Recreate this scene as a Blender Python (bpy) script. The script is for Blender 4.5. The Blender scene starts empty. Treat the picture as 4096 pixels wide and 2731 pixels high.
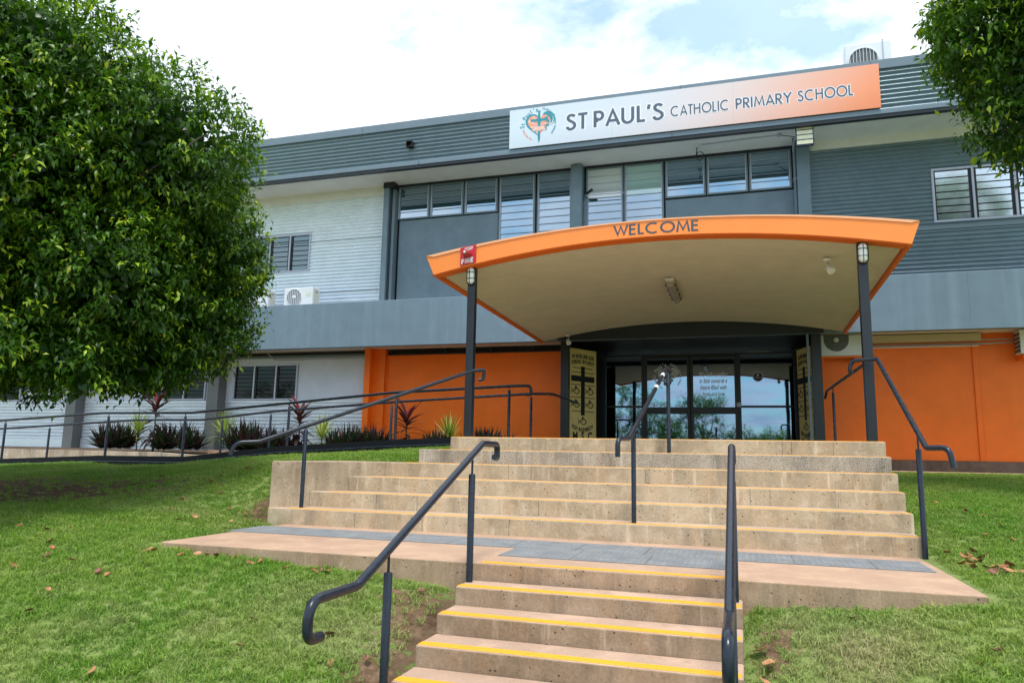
import bpy, math, random
import numpy as np
from mathutils import Vector, Matrix
random.seed(7); np.random.seed(7)
R = math.radians; PI = math.pi
D = bpy.data
scene = bpy.context.scene
COL = scene.collection

# ------------------------------------------------------------------ mesh helpers
class MB:
    def __init__(s): s.v = []; s.f = []; s.sm = []; s.mi = []
    def add(s, vs, fs, smooth=False, mi=0):
        b = len(s.v); s.v.extend([tuple(map(float, p)) for p in vs])
        for f in fs:
            s.f.append(tuple(b + i for i in f)); s.sm.append(smooth); s.mi.append(mi)
        return s
    def box(s, x0, x1, y0, y1, z0, z1, mi=0):
        return s.add([(x0,y0,z0),(x1,y0,z0),(x1,y1,z0),(x0,y1,z0),(x0,y0,z1),(x1,y0,z1),(x1,y1,z1),(x0,y1,z1)],
              [(0,3,2,1),(4,5,6,7),(0,1,5,4),(1,2,6,5),(2,3,7,6),(3,0,4,7)], False, mi)
    def obox(s, c, ax, ay, az, hx, hy, hz, mi=0):
        c = Vector(c); ax = Vector(ax)*hx; ay = Vector(ay)*hy; az = Vector(az)*hz
        P = [c+sx*ax+sy*ay+sz*az for sz in (-1,1) for sx,sy in ((-1,-1),(1,-1),(1,1),(-1,1))]
        return s.add(P, [(0,3,2,1),(4,5,6,7),(0,1,5,4),(1,2,6,5),(2,3,7,6),(3,0,4,7)], False, mi)
    def prism(s, poly, fn, d0, d1, mi=0):
        """poly 2D CCW; fn(u,v,d)->3D"""
        n = len(poly)
        vs = [fn(u,v,d0) for u,v in poly]+[fn(u,v,d1) for u,v in poly]
        fs = [tuple(range(n-1,-1,-1)), tuple(range(n,2*n))]+[(i,(i+1)%n,n+(i+1)%n,n+i) for i in range(n)]
        return s.add(vs, fs, False, mi)
    def tube(s, path, r, n=12, caps=True, mi=0):
        P = [Vector(p) for p in path]; rings = []; up = None
        for i,p in enumerate(P):
            t = (P[min(i+1,len(P)-1)]-P[max(i-1,0)]).normalized()
            if up is None:
                a = Vector((0,0,1)) if abs(t.z)<.9 else Vector((1,0,0))
                up = (a-t*a.dot(t)).normalized()
            else: up = (up-t*up.dot(t)).normalized()
            b = t.cross(up); rr = r[i] if isinstance(r,(list,tuple)) else r
            k = 1.0
            if 0<i<len(P)-1:
                c_ = (P[i]-P[i-1]).normalized().dot((P[i+1]-P[i]).normalized())
                k = 1/max(.5, math.sqrt(max(.01,(1+c_)/2)))
                k = 1+(k-1)*.5
            rings.append([p+(up*math.cos(a)+b*math.sin(a))*rr*k for a in [2*PI*j/n for j in range(n)]])
        vs = [q for g in rings for q in g]; fs = []
        for i in range(len(P)-1):
            for j in range(n):
                a=i*n+j; c=i*n+(j+1)%n
                fs.append((a,c,c+n,a+n))
        s.add(vs, fs, True, mi)
        if caps:
            s.add(rings[0],[tuple(range(n-1,-1,-1))],False,mi); s.add(rings[-1],[tuple(range(n))],False,mi)
        return s
    def lathe(s, c, ax, prof, n=20, mi=0):
        c=Vector(c); ax=Vector(ax).normalized(); a=Vector((0,0,1)) if abs(ax.z)<.9 else Vector((1,0,0))
        u=(a-ax*a.dot(ax)).normalized(); w=ax.cross(u); vs=[]
        for r,h in prof: vs += [c+ax*h+(u*math.cos(2*PI*j/n)+w*math.sin(2*PI*j/n))*r for j in range(n)]
        fs=[(i*n+j,i*n+(j+1)%n,(i+1)*n+(j+1)%n,(i+1)*n+j) for i in range(len(prof)-1) for j in range(n)]
        s.add(vs,fs,True,mi)
        return s.add(vs[-n:],[tuple(range(n))],False,mi)
    def mesh(s, name, off=(0,0,0)):
        me = D.meshes.new(name)
        o = off
        me.from_pydata([(p[0]-o[0],p[1]-o[1],p[2]-o[2]) for p in s.v], [], s.f)
        me.polygons.foreach_set('use_smooth', s.sm); me.polygons.foreach_set('material_index', s.mi)
        me.update(); return me

WO = {}
def setp(o, label=None, cat=None, group=None, kind=None):
    if label: o['label']=label
    if cat: o['category']=cat
    if group: o['group']=group
    if kind: o['kind']=kind
    return o
def obj(name, mb, mat, parent=None, origin=None, bevel=0, seg=2):
    off = WO[parent.name] if parent else (origin if origin is not None else None)
    if off is None:
        a = np.array(mb.v); off = ((a[:,0].min()+a[:,0].max())/2,(a[:,1].min()+a[:,1].max())/2,a[:,2].min())
    me = mb.mesh(name, off) if isinstance(mb, MB) else mb
    for m in (mat if isinstance(mat,(list,tuple)) else [mat]): me.materials.append(m)
    o = D.objects.new(name, me); COL.objects.link(o)
    if parent: o.parent = parent
    else: o.location = off
    WO[o.name] = tuple(off)
    if bevel:
        b=o.modifiers.new('bevel','BEVEL'); b.width=bevel; b.segments=seg; b.limit_method='ANGLE'; b.angle_limit=R(35)
        o.modifiers.new('wn','WEIGHTED_NORMAL').keep_sharp=True
        me.polygons.foreach_set('use_smooth',[True]*len(me.polygons))
    return o
def objs(name, mb, mat, parent=None, bevel=0, seg=2, **kw):
    # one object for every separate piece collected in mb
    par=list(range(len(mb.v)))
    def fd(a):
        while par[a]!=a: par[a]=par[par[a]]; a=par[a]
        return a
    for f in mb.f:
        for q in f[1:]: par[fd(q)]=fd(f[0])
    grp={}
    for i,f in enumerate(mb.f): grp.setdefault(fd(f[0]),[]).append(i)
    out=[]
    for fs in grp.values():
        m=MB(); mp={}
        for i in fs:
            for q in mb.f[i]:
                if q not in mp: mp[q]=len(m.v); m.v.append(mb.v[q])
            m.f.append(tuple(mp[q] for q in mb.f[i])); m.sm.append(mb.sm[i]); m.mi.append(mb.mi[i])
        out.append(obj(name,m,mat,parent,bevel=bevel,seg=seg))
    return out
def thing(name, loc, label, cat, group=None):
    o = D.objects.new(name, None); COL.objects.link(o); o.location = loc; o.empty_display_size=.1
    WO[o.name]=tuple(loc)
    return setp(o,label,cat,group)
def dup(root, loc, rotz=0, label=None, group=None, scale=1):
    kids = [(c,[g for g in c.children]) for c in root.children]
    r = root.copy(); COL.objects.link(r); r.location=loc; r.rotation_euler=(0,0,rotz); r.scale=(scale,)*3
    if label: r['label']=label
    if group: r['group']=group
    for c,gs in kids:
        k=c.copy(); COL.objects.link(k); k.parent=r
        for g in gs: q=g.copy(); COL.objects.link(q); q.parent=k
    return r

# ------------------------------------------------------------------ materials
class NT:
    def __init__(s, name):
        s.m = D.materials.new(name); s.m.use_nodes=True; s.t=s.m.node_tree; s.n=s.t.nodes; s.l=s.t.links
        s.b = s.n['Principled BSDF']; s.out=s.n['Material Output']
    def node(s, typ, **kw):
        nd = s.n.new('ShaderNode'+typ)
        for k,v in kw.items(): setattr(nd,k,v)
        return nd
    def link(s,a,b): s.l.new(a,b)
    def pos(s):
        if not hasattr(s,'_p'): s._p = s.node('NewGeometry')
        return s._p.outputs['Position']
    def noise(s, scale, detail=4, rough=.55, vec=None, stretch=None):
        v = vec or s.pos()
        if stretch:
            mp = s.node('Mapping'); mp.inputs['Scale'].default_value=stretch; s.link(v,mp.inputs['Vector']); v=mp.outputs[0]
        nd=s.node('TexNoise'); nd.inputs['Scale'].default_value=scale; nd.inputs['Detail'].default_value=detail; nd.inputs['Roughness'].default_value=rough
        s.link(v,nd.inputs['Vector']); return nd.outputs['Fac']
    def ramp(s, fac, stops):
        nd=s.node('ValToRGB'); cr=nd.color_ramp
        while len(cr.elements)<len(stops): cr.elements.new(.5)
        for e,(p,c) in zip(cr.elements,stops):
            e.position=p; e.color=(c,c,c,1) if isinstance(c,(int,float)) else (*c,1)
        s.link(fac,nd.inputs[0]); return nd.outputs[0]
    def mix(s, fac, a, b, mode='MIX'):
        nd=s.node('Mix', data_type='RGBA', blend_type=mode)
        for k,x in ((0,fac),(6,a),(7,b)):
            if isinstance(x,(int,float)): nd.inputs[k].default_value = x if k==0 else (x,x,x,1)
            elif isinstance(x,tuple): nd.inputs[k].default_value=(*x,1)
            else: s.link(x,nd.inputs[k])
        return nd.outputs[2]
    def math(s, op, a, b=0.0, clamp=False):
        nd=s.node('Math', operation=op); nd.use_clamp=clamp
        for k,x in ((0,a),(1,b)):
            if isinstance(x,(int,float)): nd.inputs[k].default_value=x
            else: s.link(x,nd.inputs[k])
        return nd.outputs[0]
    def bump(s, h, strength=.3, dist=.01):
        nd=s.node('Bump'); nd.inputs['Strength'].default_value=strength; nd.inputs['Distance'].default_value=dist
        s.link(h,nd.inputs['Height']); s.link(nd.outputs[0],s.b.inputs['Normal'])
    def base(s, c):
        if isinstance(c,tuple): s.b.inputs['Base Color'].default_value=(*c,1)
        else: s.link(c,s.b.inputs['Base Color'])
    def set(s, rough=.5, metal=0, spec=.5):
        s.b.inputs['Roughness'].default_value=rough; s.b.inputs['Metallic'].default_value=metal; s.b.inputs['Specular IOR Level'].default_value=spec
        return s
MATS={}
def paint(name, c, rough=.5, var=.12, bump=.1, streak=0, spec=.4, metal=0, nscale=3):
    if name in MATS: return MATS[name]
    m=NT(name); n1=m.noise(nscale,5); n2=m.noise(nscale*18,3)
    col = m.mix(m.ramp(n1,[(.3,0),(.7,1)]), tuple(x*(1-var) for x in c), tuple(min(1,x*(1+var)) for x in c))
    if streak:
        st=m.noise(1.6,4,.6,stretch=(2.6,2.6,.16))
        col = m.mix(m.math('MULTIPLY',m.ramp(st,[(.5,0),(.72,1)]),streak), col, tuple(min(1,x*1.5+.06) for x in c))
        st2=m.noise(2.3,4,.6,stretch=(3.5,3.5,.12))
        col = m.mix(m.math('MULTIPLY',m.ramp(st2,[(.56,0),(.75,1)]),streak*.8), col, tuple(x*.55 for x in c))
    m.base(col); m.set(rough,metal,spec)
    if bump: m.bump(n2,bump,.004)
    MATS[name]=m.m; return m.m

GREY=(.14,.195,.24)
M_grey   = paint('slate_grey_paint', GREY, .5, .1, .12, .10)
M_greyc  = paint('slate_grey_steel', (.15,.20,.235), .38, .06, 0)
M_clad = paint('slate_corrugated_steel', (.21,.275,.32), .3, .06, 0, metal=.55)
M_flash  = paint('grey_flashing', (.15,.20,.25), .42, .05, 0)
M_band   = paint('grey_concrete_band', (.15,.215,.275), .6, .07, .25, .22)
M_dark   = paint('charcoal_frame', (.02,.024,.03), .4, .15, 0)
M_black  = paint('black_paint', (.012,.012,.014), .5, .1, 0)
M_wsteel = paint('white_steel', (.76,.82,.89), .3, .05, 0, metal=.25)
M_wpaint = paint('white_wall_paint', (.64,.69,.82), .6, .05, .05)
M_soffit = paint('cream_soffit', (.80,.77,.76), .6, .05, .05)
M_csoff  = paint('canopy_soffit_steel', (.60,.535,.43), .5, .06, 0)
M_orange = paint('orange_paint', (.92,.165,.004), .5, .06, .1, .10)
M_orfas  = paint('orange_fascia', (.90,.26,.05), .4, .03, 0)
M_ortrim = paint('orange_trim', (.8,.15,.006), .45, .05, 0)
M_white  = paint('white_enamel', (.68,.71,.75), .4, .04, 0)
M_lav    = paint('anodised_window_frame', (.42,.43,.52), .35, .05, 0, metal=.2)
M_rail   = None
def rail_mat():
    m=NT('navy_handrail_paint'); n=m.noise(14,5,.6)
    chip=m.ramp(m.noise(9,6,.7),[(.745,0),(.755,1)])
    col=m.mix(m.ramp(n,[(.35,0),(.7,1)]),(.010,.016,.028),(.015,.023,.038)); col=m.mix(m.math('MULTIPLY',chip,.75),col,(.30,.36,.38))
    m.base(col); m.link(m.ramp(n,[(.3,.22),(.8,.38)]),m.b.inputs['Roughness']); m.b.inputs['Specular IOR Level'].default_value=.38
    m.bump(m.noise(60,3),.03,.001); return m.m
M_rail=rail_mat()
M_post = paint('dark_post_paint',(.007,.010,.017),.36,.3,.06,spec=.5,nscale=5)

def concrete(name, base, tread, stain=.5, dark=.0):
    m=NT(name); p=m.pos()
    n1=m.noise(1.3,6,.6); n2=m.noise(7,5,.65); n3=m.noise(60,3,.6)
    col=m.mix(m.ramp(n1,[(.32,0),(.68,1)]), tuple(x*y for x,y in zip(base,(.70,.66,.60))), tuple(min(1,x*1.14) for x in base))
    col=m.mix(m.math('MULTIPLY',m.ramp(n2,[(.50,0),(.66,1)]),.55), col, tuple(x*y for x,y in zip(base,(1.25,1.28,1.35))))
    col=m.mix(m.math('MULTIPLY',m.ramp(m.noise(2.2,5,.6,stretch=(1.6,1.6,.5)),[(.5,0),(.7,1)]),.35), col, tuple(x*y for x,y in zip(base,(1.2,.95,.72))))
    st=m.noise(3.2,5,.65,stretch=(1,1,.25)); col=m.mix(m.math('MULTIPLY',m.ramp(st,[(.49,0),(.66,1)]),stain), col, tuple(x*.42 for x in base))
    # aggregate speckle and blow holes
    vo=m.node('TexVoronoi'); vo.inputs['Scale'].default_value=48; m.link(p,vo.inputs['Vector'])
    hole=m.ramp(vo.outputs['Distance'],[(.14,1),(.24,0)])
    msk=m.ramp(m.noise(9,3,.6),[(.50,0),(.60,1)])
    hole=m.math('MULTIPLY',hole,m.math('MULTIPLY',msk,m.ramp(m.noise(2.1,3,.6),[(.42,.15),(.62,1)])))
    vo2=m.node('TexVoronoi'); vo2.inputs['Scale'].default_value=18; m.link(p,vo2.inputs['Vector'])
    hole2=m.math('MULTIPLY',m.ramp(vo2.outputs['Distance'],[(.09,1),(.15,0)]),m.ramp(m.noise(4.3,4,.6),[(.42,0),(.52,1)]))
    hh=m.math('MAXIMUM',hole,hole2)
    agg=m.ramp(m.noise(95,3,.6),[(.38,.45),(.58,1.15)]) if dark==1 else m.ramp(n3,[(.35,.86),(.65,1.08)])
    col=m.mix(1,col,agg,'MULTIPLY')
    col=m.mix(m.math('MULTIPLY',hh,.8),col,(.035,.03,.025))
    col=m.mix(m.math('MULTIPLY',m.ramp(m.noise(5.5,5,.7,stretch=(2.2,1,.18)),[(.58,0),(.70,1)]),.45),col,tuple(min(1,x*1.55+.05) for x in base))
    if tread:
        t=m.mix(m.ramp(n1,[(.3,0),(.7,1)]), tuple(x*.86 for x in tread), tuple(min(1,x*1.1) for x in tread))
        t=m.mix(m.math('MULTIPLY',m.ramp(n2,[(.55,0),(.75,1)]),.3),t,tuple(x*.7 for x in tread))
        t=m.mix(1,t,m.ramp(m.noise(130,2,.6),[(.3,.82),(.7,1.12)]),'MULTIPLY')
        t=m.mix(m.math('MULTIPLY',m.ramp(m.noise(2.6,6,.7),[(.50,0),(.64,1)]),.35),t,tuple(min(1,x*1.35) for x in tread))
        t=m.mix(m.math('MULTIPLY',m.ramp(m.noise(6,6,.75),[(.60,0),(.70,1)]),.5),t,tuple(x*.5 for x in tread))
        sep=m.node('SeparateXYZ'); m.link(m._p.outputs['Normal'],sep.inputs[0])
        col=m.mix(m.ramp(sep.outputs['Z'],[(.5,0),(.75,1)]),col,t)
    m.base(col); m.set(.85,0,.25)
    h=m.math('SUBTRACT',m.math('MULTIPLY',n3,.35),hh); m.bump(h,.6,.006)
    return m.m
M_conc  = concrete('tan_step_concrete',(.49,.39,.275),(.46,.33,.24),.55)
M_conc2 = concrete('brown_step_concrete',(.34,.25,.175),(.46,.31,.225),.6)
M_conc5 = concrete('exposed_aggregate_concrete',(.44,.38,.31),(.44,.33,.25),.7,1)
M_conc3 = concrete('weathered_grey_concrete',(.50,.45,.36),None,.8)
M_pink  = concrete('pink_brown_paving',(.38,.27,.185),(.45,.295,.205),.5)
M_plinth= concrete('dark_plinth_concrete',(.17,.12,.095),None,.5)

def yellow():
    m=NT('yellow_nosing_paint'); n=m.noise(40,4,.7,stretch=(.15,1,1))
    col=m.mix(m.ramp(n,[(.55,0),(.75,1)]),(.80,.37,.018),(.42,.24,.05)); m.base(col); m.set(.55,0,.4)
    w=m.node('TexWave'); w.wave_type='BANDS'; w.bands_direction='Y'; w.inputs['Scale'].default_value=26; m.link(m.pos(),w.inputs['Vector'])
    m.bump(w.outputs['Fac'],.5,.003); return m.m
M_yellow=yellow()
def tactile():
    m=NT('grey_tactile_rubber'); n=m.noise(5,5,.65)
    m.base(m.mix(m.ramp(n,[(.35,0),(.7,1)]),(.165,.175,.185),(.235,.24,.245))); m.set(.7,0,.3); return m.m
M_tact=tactile()

def glass(name, tint, fac, gcol=(.8,.86,.9), rough=.02, trans=0):
    m=NT(name); g=m.node('BsdfGlossy'); g.inputs['Color'].default_value=(*gcol,1); g.inputs['Roughness'].default_value=rough
    if trans:
        d=m.node('BsdfTransparent'); d.inputs['Color'].default_value=(*tint,1)
    else:
        d=m.node('BsdfDiffuse'); d.inputs['Color'].default_value=(*tint,1)
    fr=m.node('LayerWeight'); fr.inputs['Blend'].default_value=.35
    f=m.math('ADD',m.math('MULTIPLY',fr.outputs['Fresnel'],.5),fac,True)
    mx=m.node('MixShader'); m.link(f,mx.inputs[0]); m.link(d.outputs[0],mx.inputs[1]); m.link(g.outputs[0],mx.inputs[2]); m.link(mx.outputs[0],m.out.inputs[0])
    b=m.node('Bump'); b.inputs['Strength'].default_value=.04; b.inputs['Distance'].default_value=.02
    m.link(m.noise(1.2,2),b.inputs['Height']); m.link(b.outputs[0],g.inputs['Normal'])
    return m.m
M_gdoor = glass('tinted_door_glass',(.22,.21,.18),.34,(.50,.72,.98),trans=1)
M_gup   = glass('louvre_glass',(.03,.075,.09),.40,(.68,.84,1.0))
M_gup2  = glass('louvre_glass_over_white_blind',(.62,.66,.64),.22)
M_gup3  = glass('louvre_glass_over_mint_blind',(.36,.54,.50),.25)
M_glow  = glass('dark_louvre_glass',(.010,.012,.012),.04,(.32,.35,.37))
M_gblade2=glass('grey_green_louvre_blade',(.08,.12,.14),.14,(.7,.8,.85),.1)
M_gblade= glass('silver_louvre_blade',(.22,.26,.30),.55,(.85,.92,1.0),.10)

def emis(name,c,s):
    m=NT(name); m.b.inputs['Base Color'].default_value=(*c,1); m.b.inputs['Emission Color'].default_value=(*c,1); m.b.inputs['Emission Strength'].default_value=s; return m.m
M_tube = emis('lit_fluorescent_panel',(.9,.85,.6),1.0)

def leafmat(name, stops, rough=.36, trans=.36, spec=.32):
    m=NT(name); a=m.node('Attribute'); a.attribute_name='tint'
    col=m.ramp(a.outputs['Fac'],stops)
    m.base(col); m.set(rough,0,spec)
    t=m.node('BsdfTranslucent'); m.link(m.mix(1,col,(1.1,1.25,.6),'MULTIPLY'),t.inputs['Color'])
    mx=m.node('MixShader'); mx.inputs[0].default_value=trans
    m.link(m.b.outputs[0],mx.inputs[1]); m.link(t.outputs[0],mx.inputs[2]); m.link(mx.outputs[0],m.out.inputs[0]); return m.m
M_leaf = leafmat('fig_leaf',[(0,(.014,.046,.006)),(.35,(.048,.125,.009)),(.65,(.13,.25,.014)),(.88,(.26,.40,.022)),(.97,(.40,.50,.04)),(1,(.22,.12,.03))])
M_cord = leafmat('red_cordyline_leaf',[(0,(.02,.018,.014)),(.5,(.045,.018,.022)),(.85,(.085,.018,.026)),(1,(.17,.025,.035))],.35,.2)
M_rhoe = leafmat('purple_green_strap_leaf',[(0,(.014,.03,.014)),(.5,(.025,.055,.022)),(.70,(.03,.02,.025)),(1,(.085,.016,.05))],.35,.15)
M_drac = leafmat('variegated_leaf',[(0,(.12,.20,.03)),(.5,(.30,.38,.07)),(1,(.55,.60,.22))],.4,.25)
M_blade= None
def grassmat():
    m=NT('lawn_grass'); oi=m.node('ObjectInfo')
    n=m.noise(.9,5,.6); n2=m.noise(9,3,.6)
    col=m.mix(m.ramp(n,[(.36,0),(.62,1)]),(.20,.385,.035),(.39,.49,.085))
    col=m.mix(m.math('MULTIPLY',m.ramp(n2,[(.5,0),(.72,1)]),.5),col,(.47,.48,.22))
    a=m.node('Attribute'); a.attribute_name='tint'
    col=m.mix(m.math('MULTIPLY',a.outputs['Fac'],.75),col,(.08,.21,.02))
    dry=m.node('Attribute'); dry.attribute_name='dry'; dry.attribute_type='INSTANCER'
    col=m.mix(m.math('MULTIPLY',dry.outputs['Fac'],.85,True),col,(.50,.42,.24))
    m.base(col); m.set(.55,0,.3)
    t=m.node('BsdfTranslucent'); m.link(col,t.inputs['Color']); mx=m.node('MixShader'); mx.inputs[0].default_value=.35
    m.link(m.b.outputs[0],mx.inputs[1]); m.link(t.outputs[0],mx.inputs[2]); m.link(mx.outputs[0],m.out.inputs[0]); return m.m
M_blade=grassmat()
def groundmat():
    m=NT('lawn_soil'); n=m.noise(1.1,6,.6); n2=m.noise(14,5,.65); n3=m.noise(70,3,.6)
    g=m.mix(m.ramp(n2,[(.35,0),(.65,1)]),(.12,.19,.04),(.22,.28,.09))
    g=m.mix(m.math('MULTIPLY',m.ramp(n3,[(.45,0),(.7,1)]),.5),g,(.26,.22,.11))
    s=m.mix(m.ramp(n2,[(.35,0),(.65,1)]),(.075,.042,.024),(.20,.13,.08))
    a=m.node('Attribute'); a.attribute_name='dirt'
    f=m.math('ADD',a.outputs['Fac'],m.math('MULTIPLY',m.math('SUBTRACT',n2,.5),2.2),True)
    m.base(m.mix(m.ramp(f,[(.35,0),(.6,1)]),g,s)); m.set(.95,0,.1); m.bump(n3,.6,.02); return m.m
M_ground=groundmat()
M_soil=paint('garden_bed_soil',(.10,.065,.04),.95,.4,.5)
M_bark=paint('fig_bark',(.13,.11,.09),.9,.3,.6,nscale=9)
M_dryleaf=[paint('dry_leaf_brown',(.30,.12,.05),.6,.35,.1,nscale=30),paint('dry_leaf_tan',(.42,.20,.09),.6,.3,.1,nscale=30),paint('dry_leaf_dark',(.17,.065,.035),.5,.3,.1,nscale=30)]

# ------------------------------------------------------------------ camera
cam=D.cameras.new('camera'); co=D.objects.new('camera',cam); COL.objects.link(co)
r2=Vector((0.95407559,0.29897313,0.01883707)); u2=Vector((0.02817526,-0.15215912,0.98795433)); fw=Vector((-0.29823803,0.94205237,0.15359495))
mt=Matrix((r2,u2,-fw)).transposed().to_4x4(); mt.translation=Vector((2.05144414,-5.46040698,.818932695))
co.matrix_world=mt; cam.sensor_width=36; cam.sensor_fit='HORIZONTAL'; cam.lens=2920.07/4096*36; cam.clip_end=2000; cam.clip_start=.05
scene.camera=co
CX,CY,CZ=mt.translation

# ------------------------------------------------------------------ world
w=D.worlds.new('World'); scene.world=w; w.use_nodes=True; nt=w.node_tree; nn=nt.nodes; ll=nt.links
for x in list(nn): nn.remove(x)
SUN_EL=R(70); SUN_AZ=R(160)     # azimuth measured clockwise from +Y
out=nn.new('ShaderNodeOutputWorld'); bg=nn.new('ShaderNodeBackground'); bg.inputs['Strength'].default_value=.15
sky=nn.new('ShaderNodeTexSky'); sky.sky_type='NISHITA'; sky.sun_disc=False; sky.sun_elevation=SUN_EL; sky.sun_rotation=SUN_AZ; sky.altitude=50
tc=nn.new('ShaderNodeTexCoord'); sep=nn.new('ShaderNodeSeparateXYZ'); ll.new(tc.outputs['Generated'],sep.inputs[0])
def wm(op,a,b=0.0,clamp=False):
    nd=nn.new('ShaderNodeMath'); nd.operation=op; nd.use_clamp=clamp
    for k,x in ((0,a),(1,b)):
        if isinstance(x,(int,float)): nd.inputs[k].default_value=x
        else: ll.new(x,nd.inputs[k])
    return nd.outputs[0]
den=wm('ADD',wm('MAXIMUM',sep.outputs['Z'],0.0),.12)
cmb=nn.new('ShaderNodeCombineXYZ'); ll.new(wm('DIVIDE',sep.outputs['X'],den),cmb.inputs[0]); ll.new(wm('DIVIDE',sep.outputs['Y'],den),cmb.inputs[1])
mp=nn.new('ShaderNodeMapping'); mp.inputs['Location'].default_value=(3.1,1.7,0); ll.new(cmb.outputs[0],mp.inputs['Vector'])
n1=nn.new('ShaderNodeTexNoise'); n1.inputs['Scale'].default_value=3.0; n1.inputs['Detail'].default_value=9; n1.inputs['Roughness'].default_value=.58; n1.inputs['Distortion'].default_value=.15; ll.new(mp.outputs[0],n1.inputs['Vector'])
cr=nn.new('ShaderNodeValToRGB'); cr.color_ramp.elements[0].position=.41; cr.color_ramp.elements[0].color=(.34,.34,.34,1); cr.color_ramp.elements[1].position=.56; cr.color_ramp.elements[1].color=(1,1,1,1); 
# a gap in the cloud layer over the roof
dsub=nn.new('ShaderNodeVectorMath'); dsub.operation='SUBTRACT'; dsub.inputs[1].default_value=(-.06,1.30,0); ll.new(cmb.outputs[0],dsub.inputs[0])
dscl=nn.new('ShaderNodeVectorMath'); dscl.operation='MULTIPLY'; dscl.inputs[1].default_value=(1.0,1.5,0); ll.new(dsub.outputs[0],dscl.inputs[0])
dlen=nn.new('ShaderNodeVectorMath'); dlen.operation='LENGTH'; ll.new(dscl.outputs[0],dlen.inputs[0])
gap=wm('MULTIPLY',wm('SUBTRACT',1.0,wm('DIVIDE',dlen.outputs['Value'],.50),True),.20)
far=wm('MULTIPLY',wm('MAXIMUM',sep.outputs['Y'],0.0),.14)
ll.new(wm('SUBTRACT',wm('ADD',n1.outputs['Fac'],far),wm('MULTIPLY',gap,1.35)),cr.inputs[0])
WN1=n1; WMP=mp; WCR=cr
n2=nn.new('ShaderNodeTexNoise'); n2.inputs['Scale'].default_value=2.3; n2.inputs['Detail'].default_value=6; ll.new(mp.outputs[0],n2.inputs['Vector'])
cr2=nn.new('ShaderNodeValToRGB'); cr2.color_ramp.elements[0].position=.3; cr2.color_ramp.elements[0].color=(5.4,6.0,7.0,1); cr2.color_ramp.elements[1].position=.62; cr2.color_ramp.elements[1].color=(8.0,8.4,9.0,1); ll.new(n2.outputs['Fac'],cr2.inputs[0])
mx=nn.new('ShaderNodeMix'); mx.data_type='RGBA'; ll.new(cr.outputs[0],mx.inputs[0]); gain=nn.new('ShaderNodeMix'); gain.data_type='RGBA'; gain.blend_type='MULTIPLY'; gain.inputs[0].default_value=1; gain.inputs[7].default_value=(1.0,1.55,1.45,1); ll.new(sky.outputs[0],gain.inputs[6]); ll.new(gain.outputs[2],mx.inputs[6]); ll.new(cr2.outputs[0],mx.inputs[7])
ll.new(mx.outputs[2],bg.inputs['Color']); ll.new(bg.outputs[0],out.inputs[0])
sl=D.lights.new('sun','SUN'); sl.energy=2.7; sl.angle=R(12); sl.color=(1,.95,.87); so=D.objects.new('sun',sl); COL.objects.link(so)
sd=Vector((math.sin(SUN_AZ)*math.cos(SUN_EL),math.cos(SUN_AZ)*math.cos(SUN_EL),math.sin(SUN_EL)))
so.rotation_euler=sd.to_track_quat('Z','Y').to_euler(); so.location=(0,0,30)
scene.view_settings.view_transform='Standard'; scene.view_settings.look='None'; scene.view_settings.exposure=.40; scene.view_settings.gamma=1
scene.render.engine='CYCLES'
scene.cycles.max_bounces=8; scene.cycles.transparent_max_bounces=8

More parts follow.
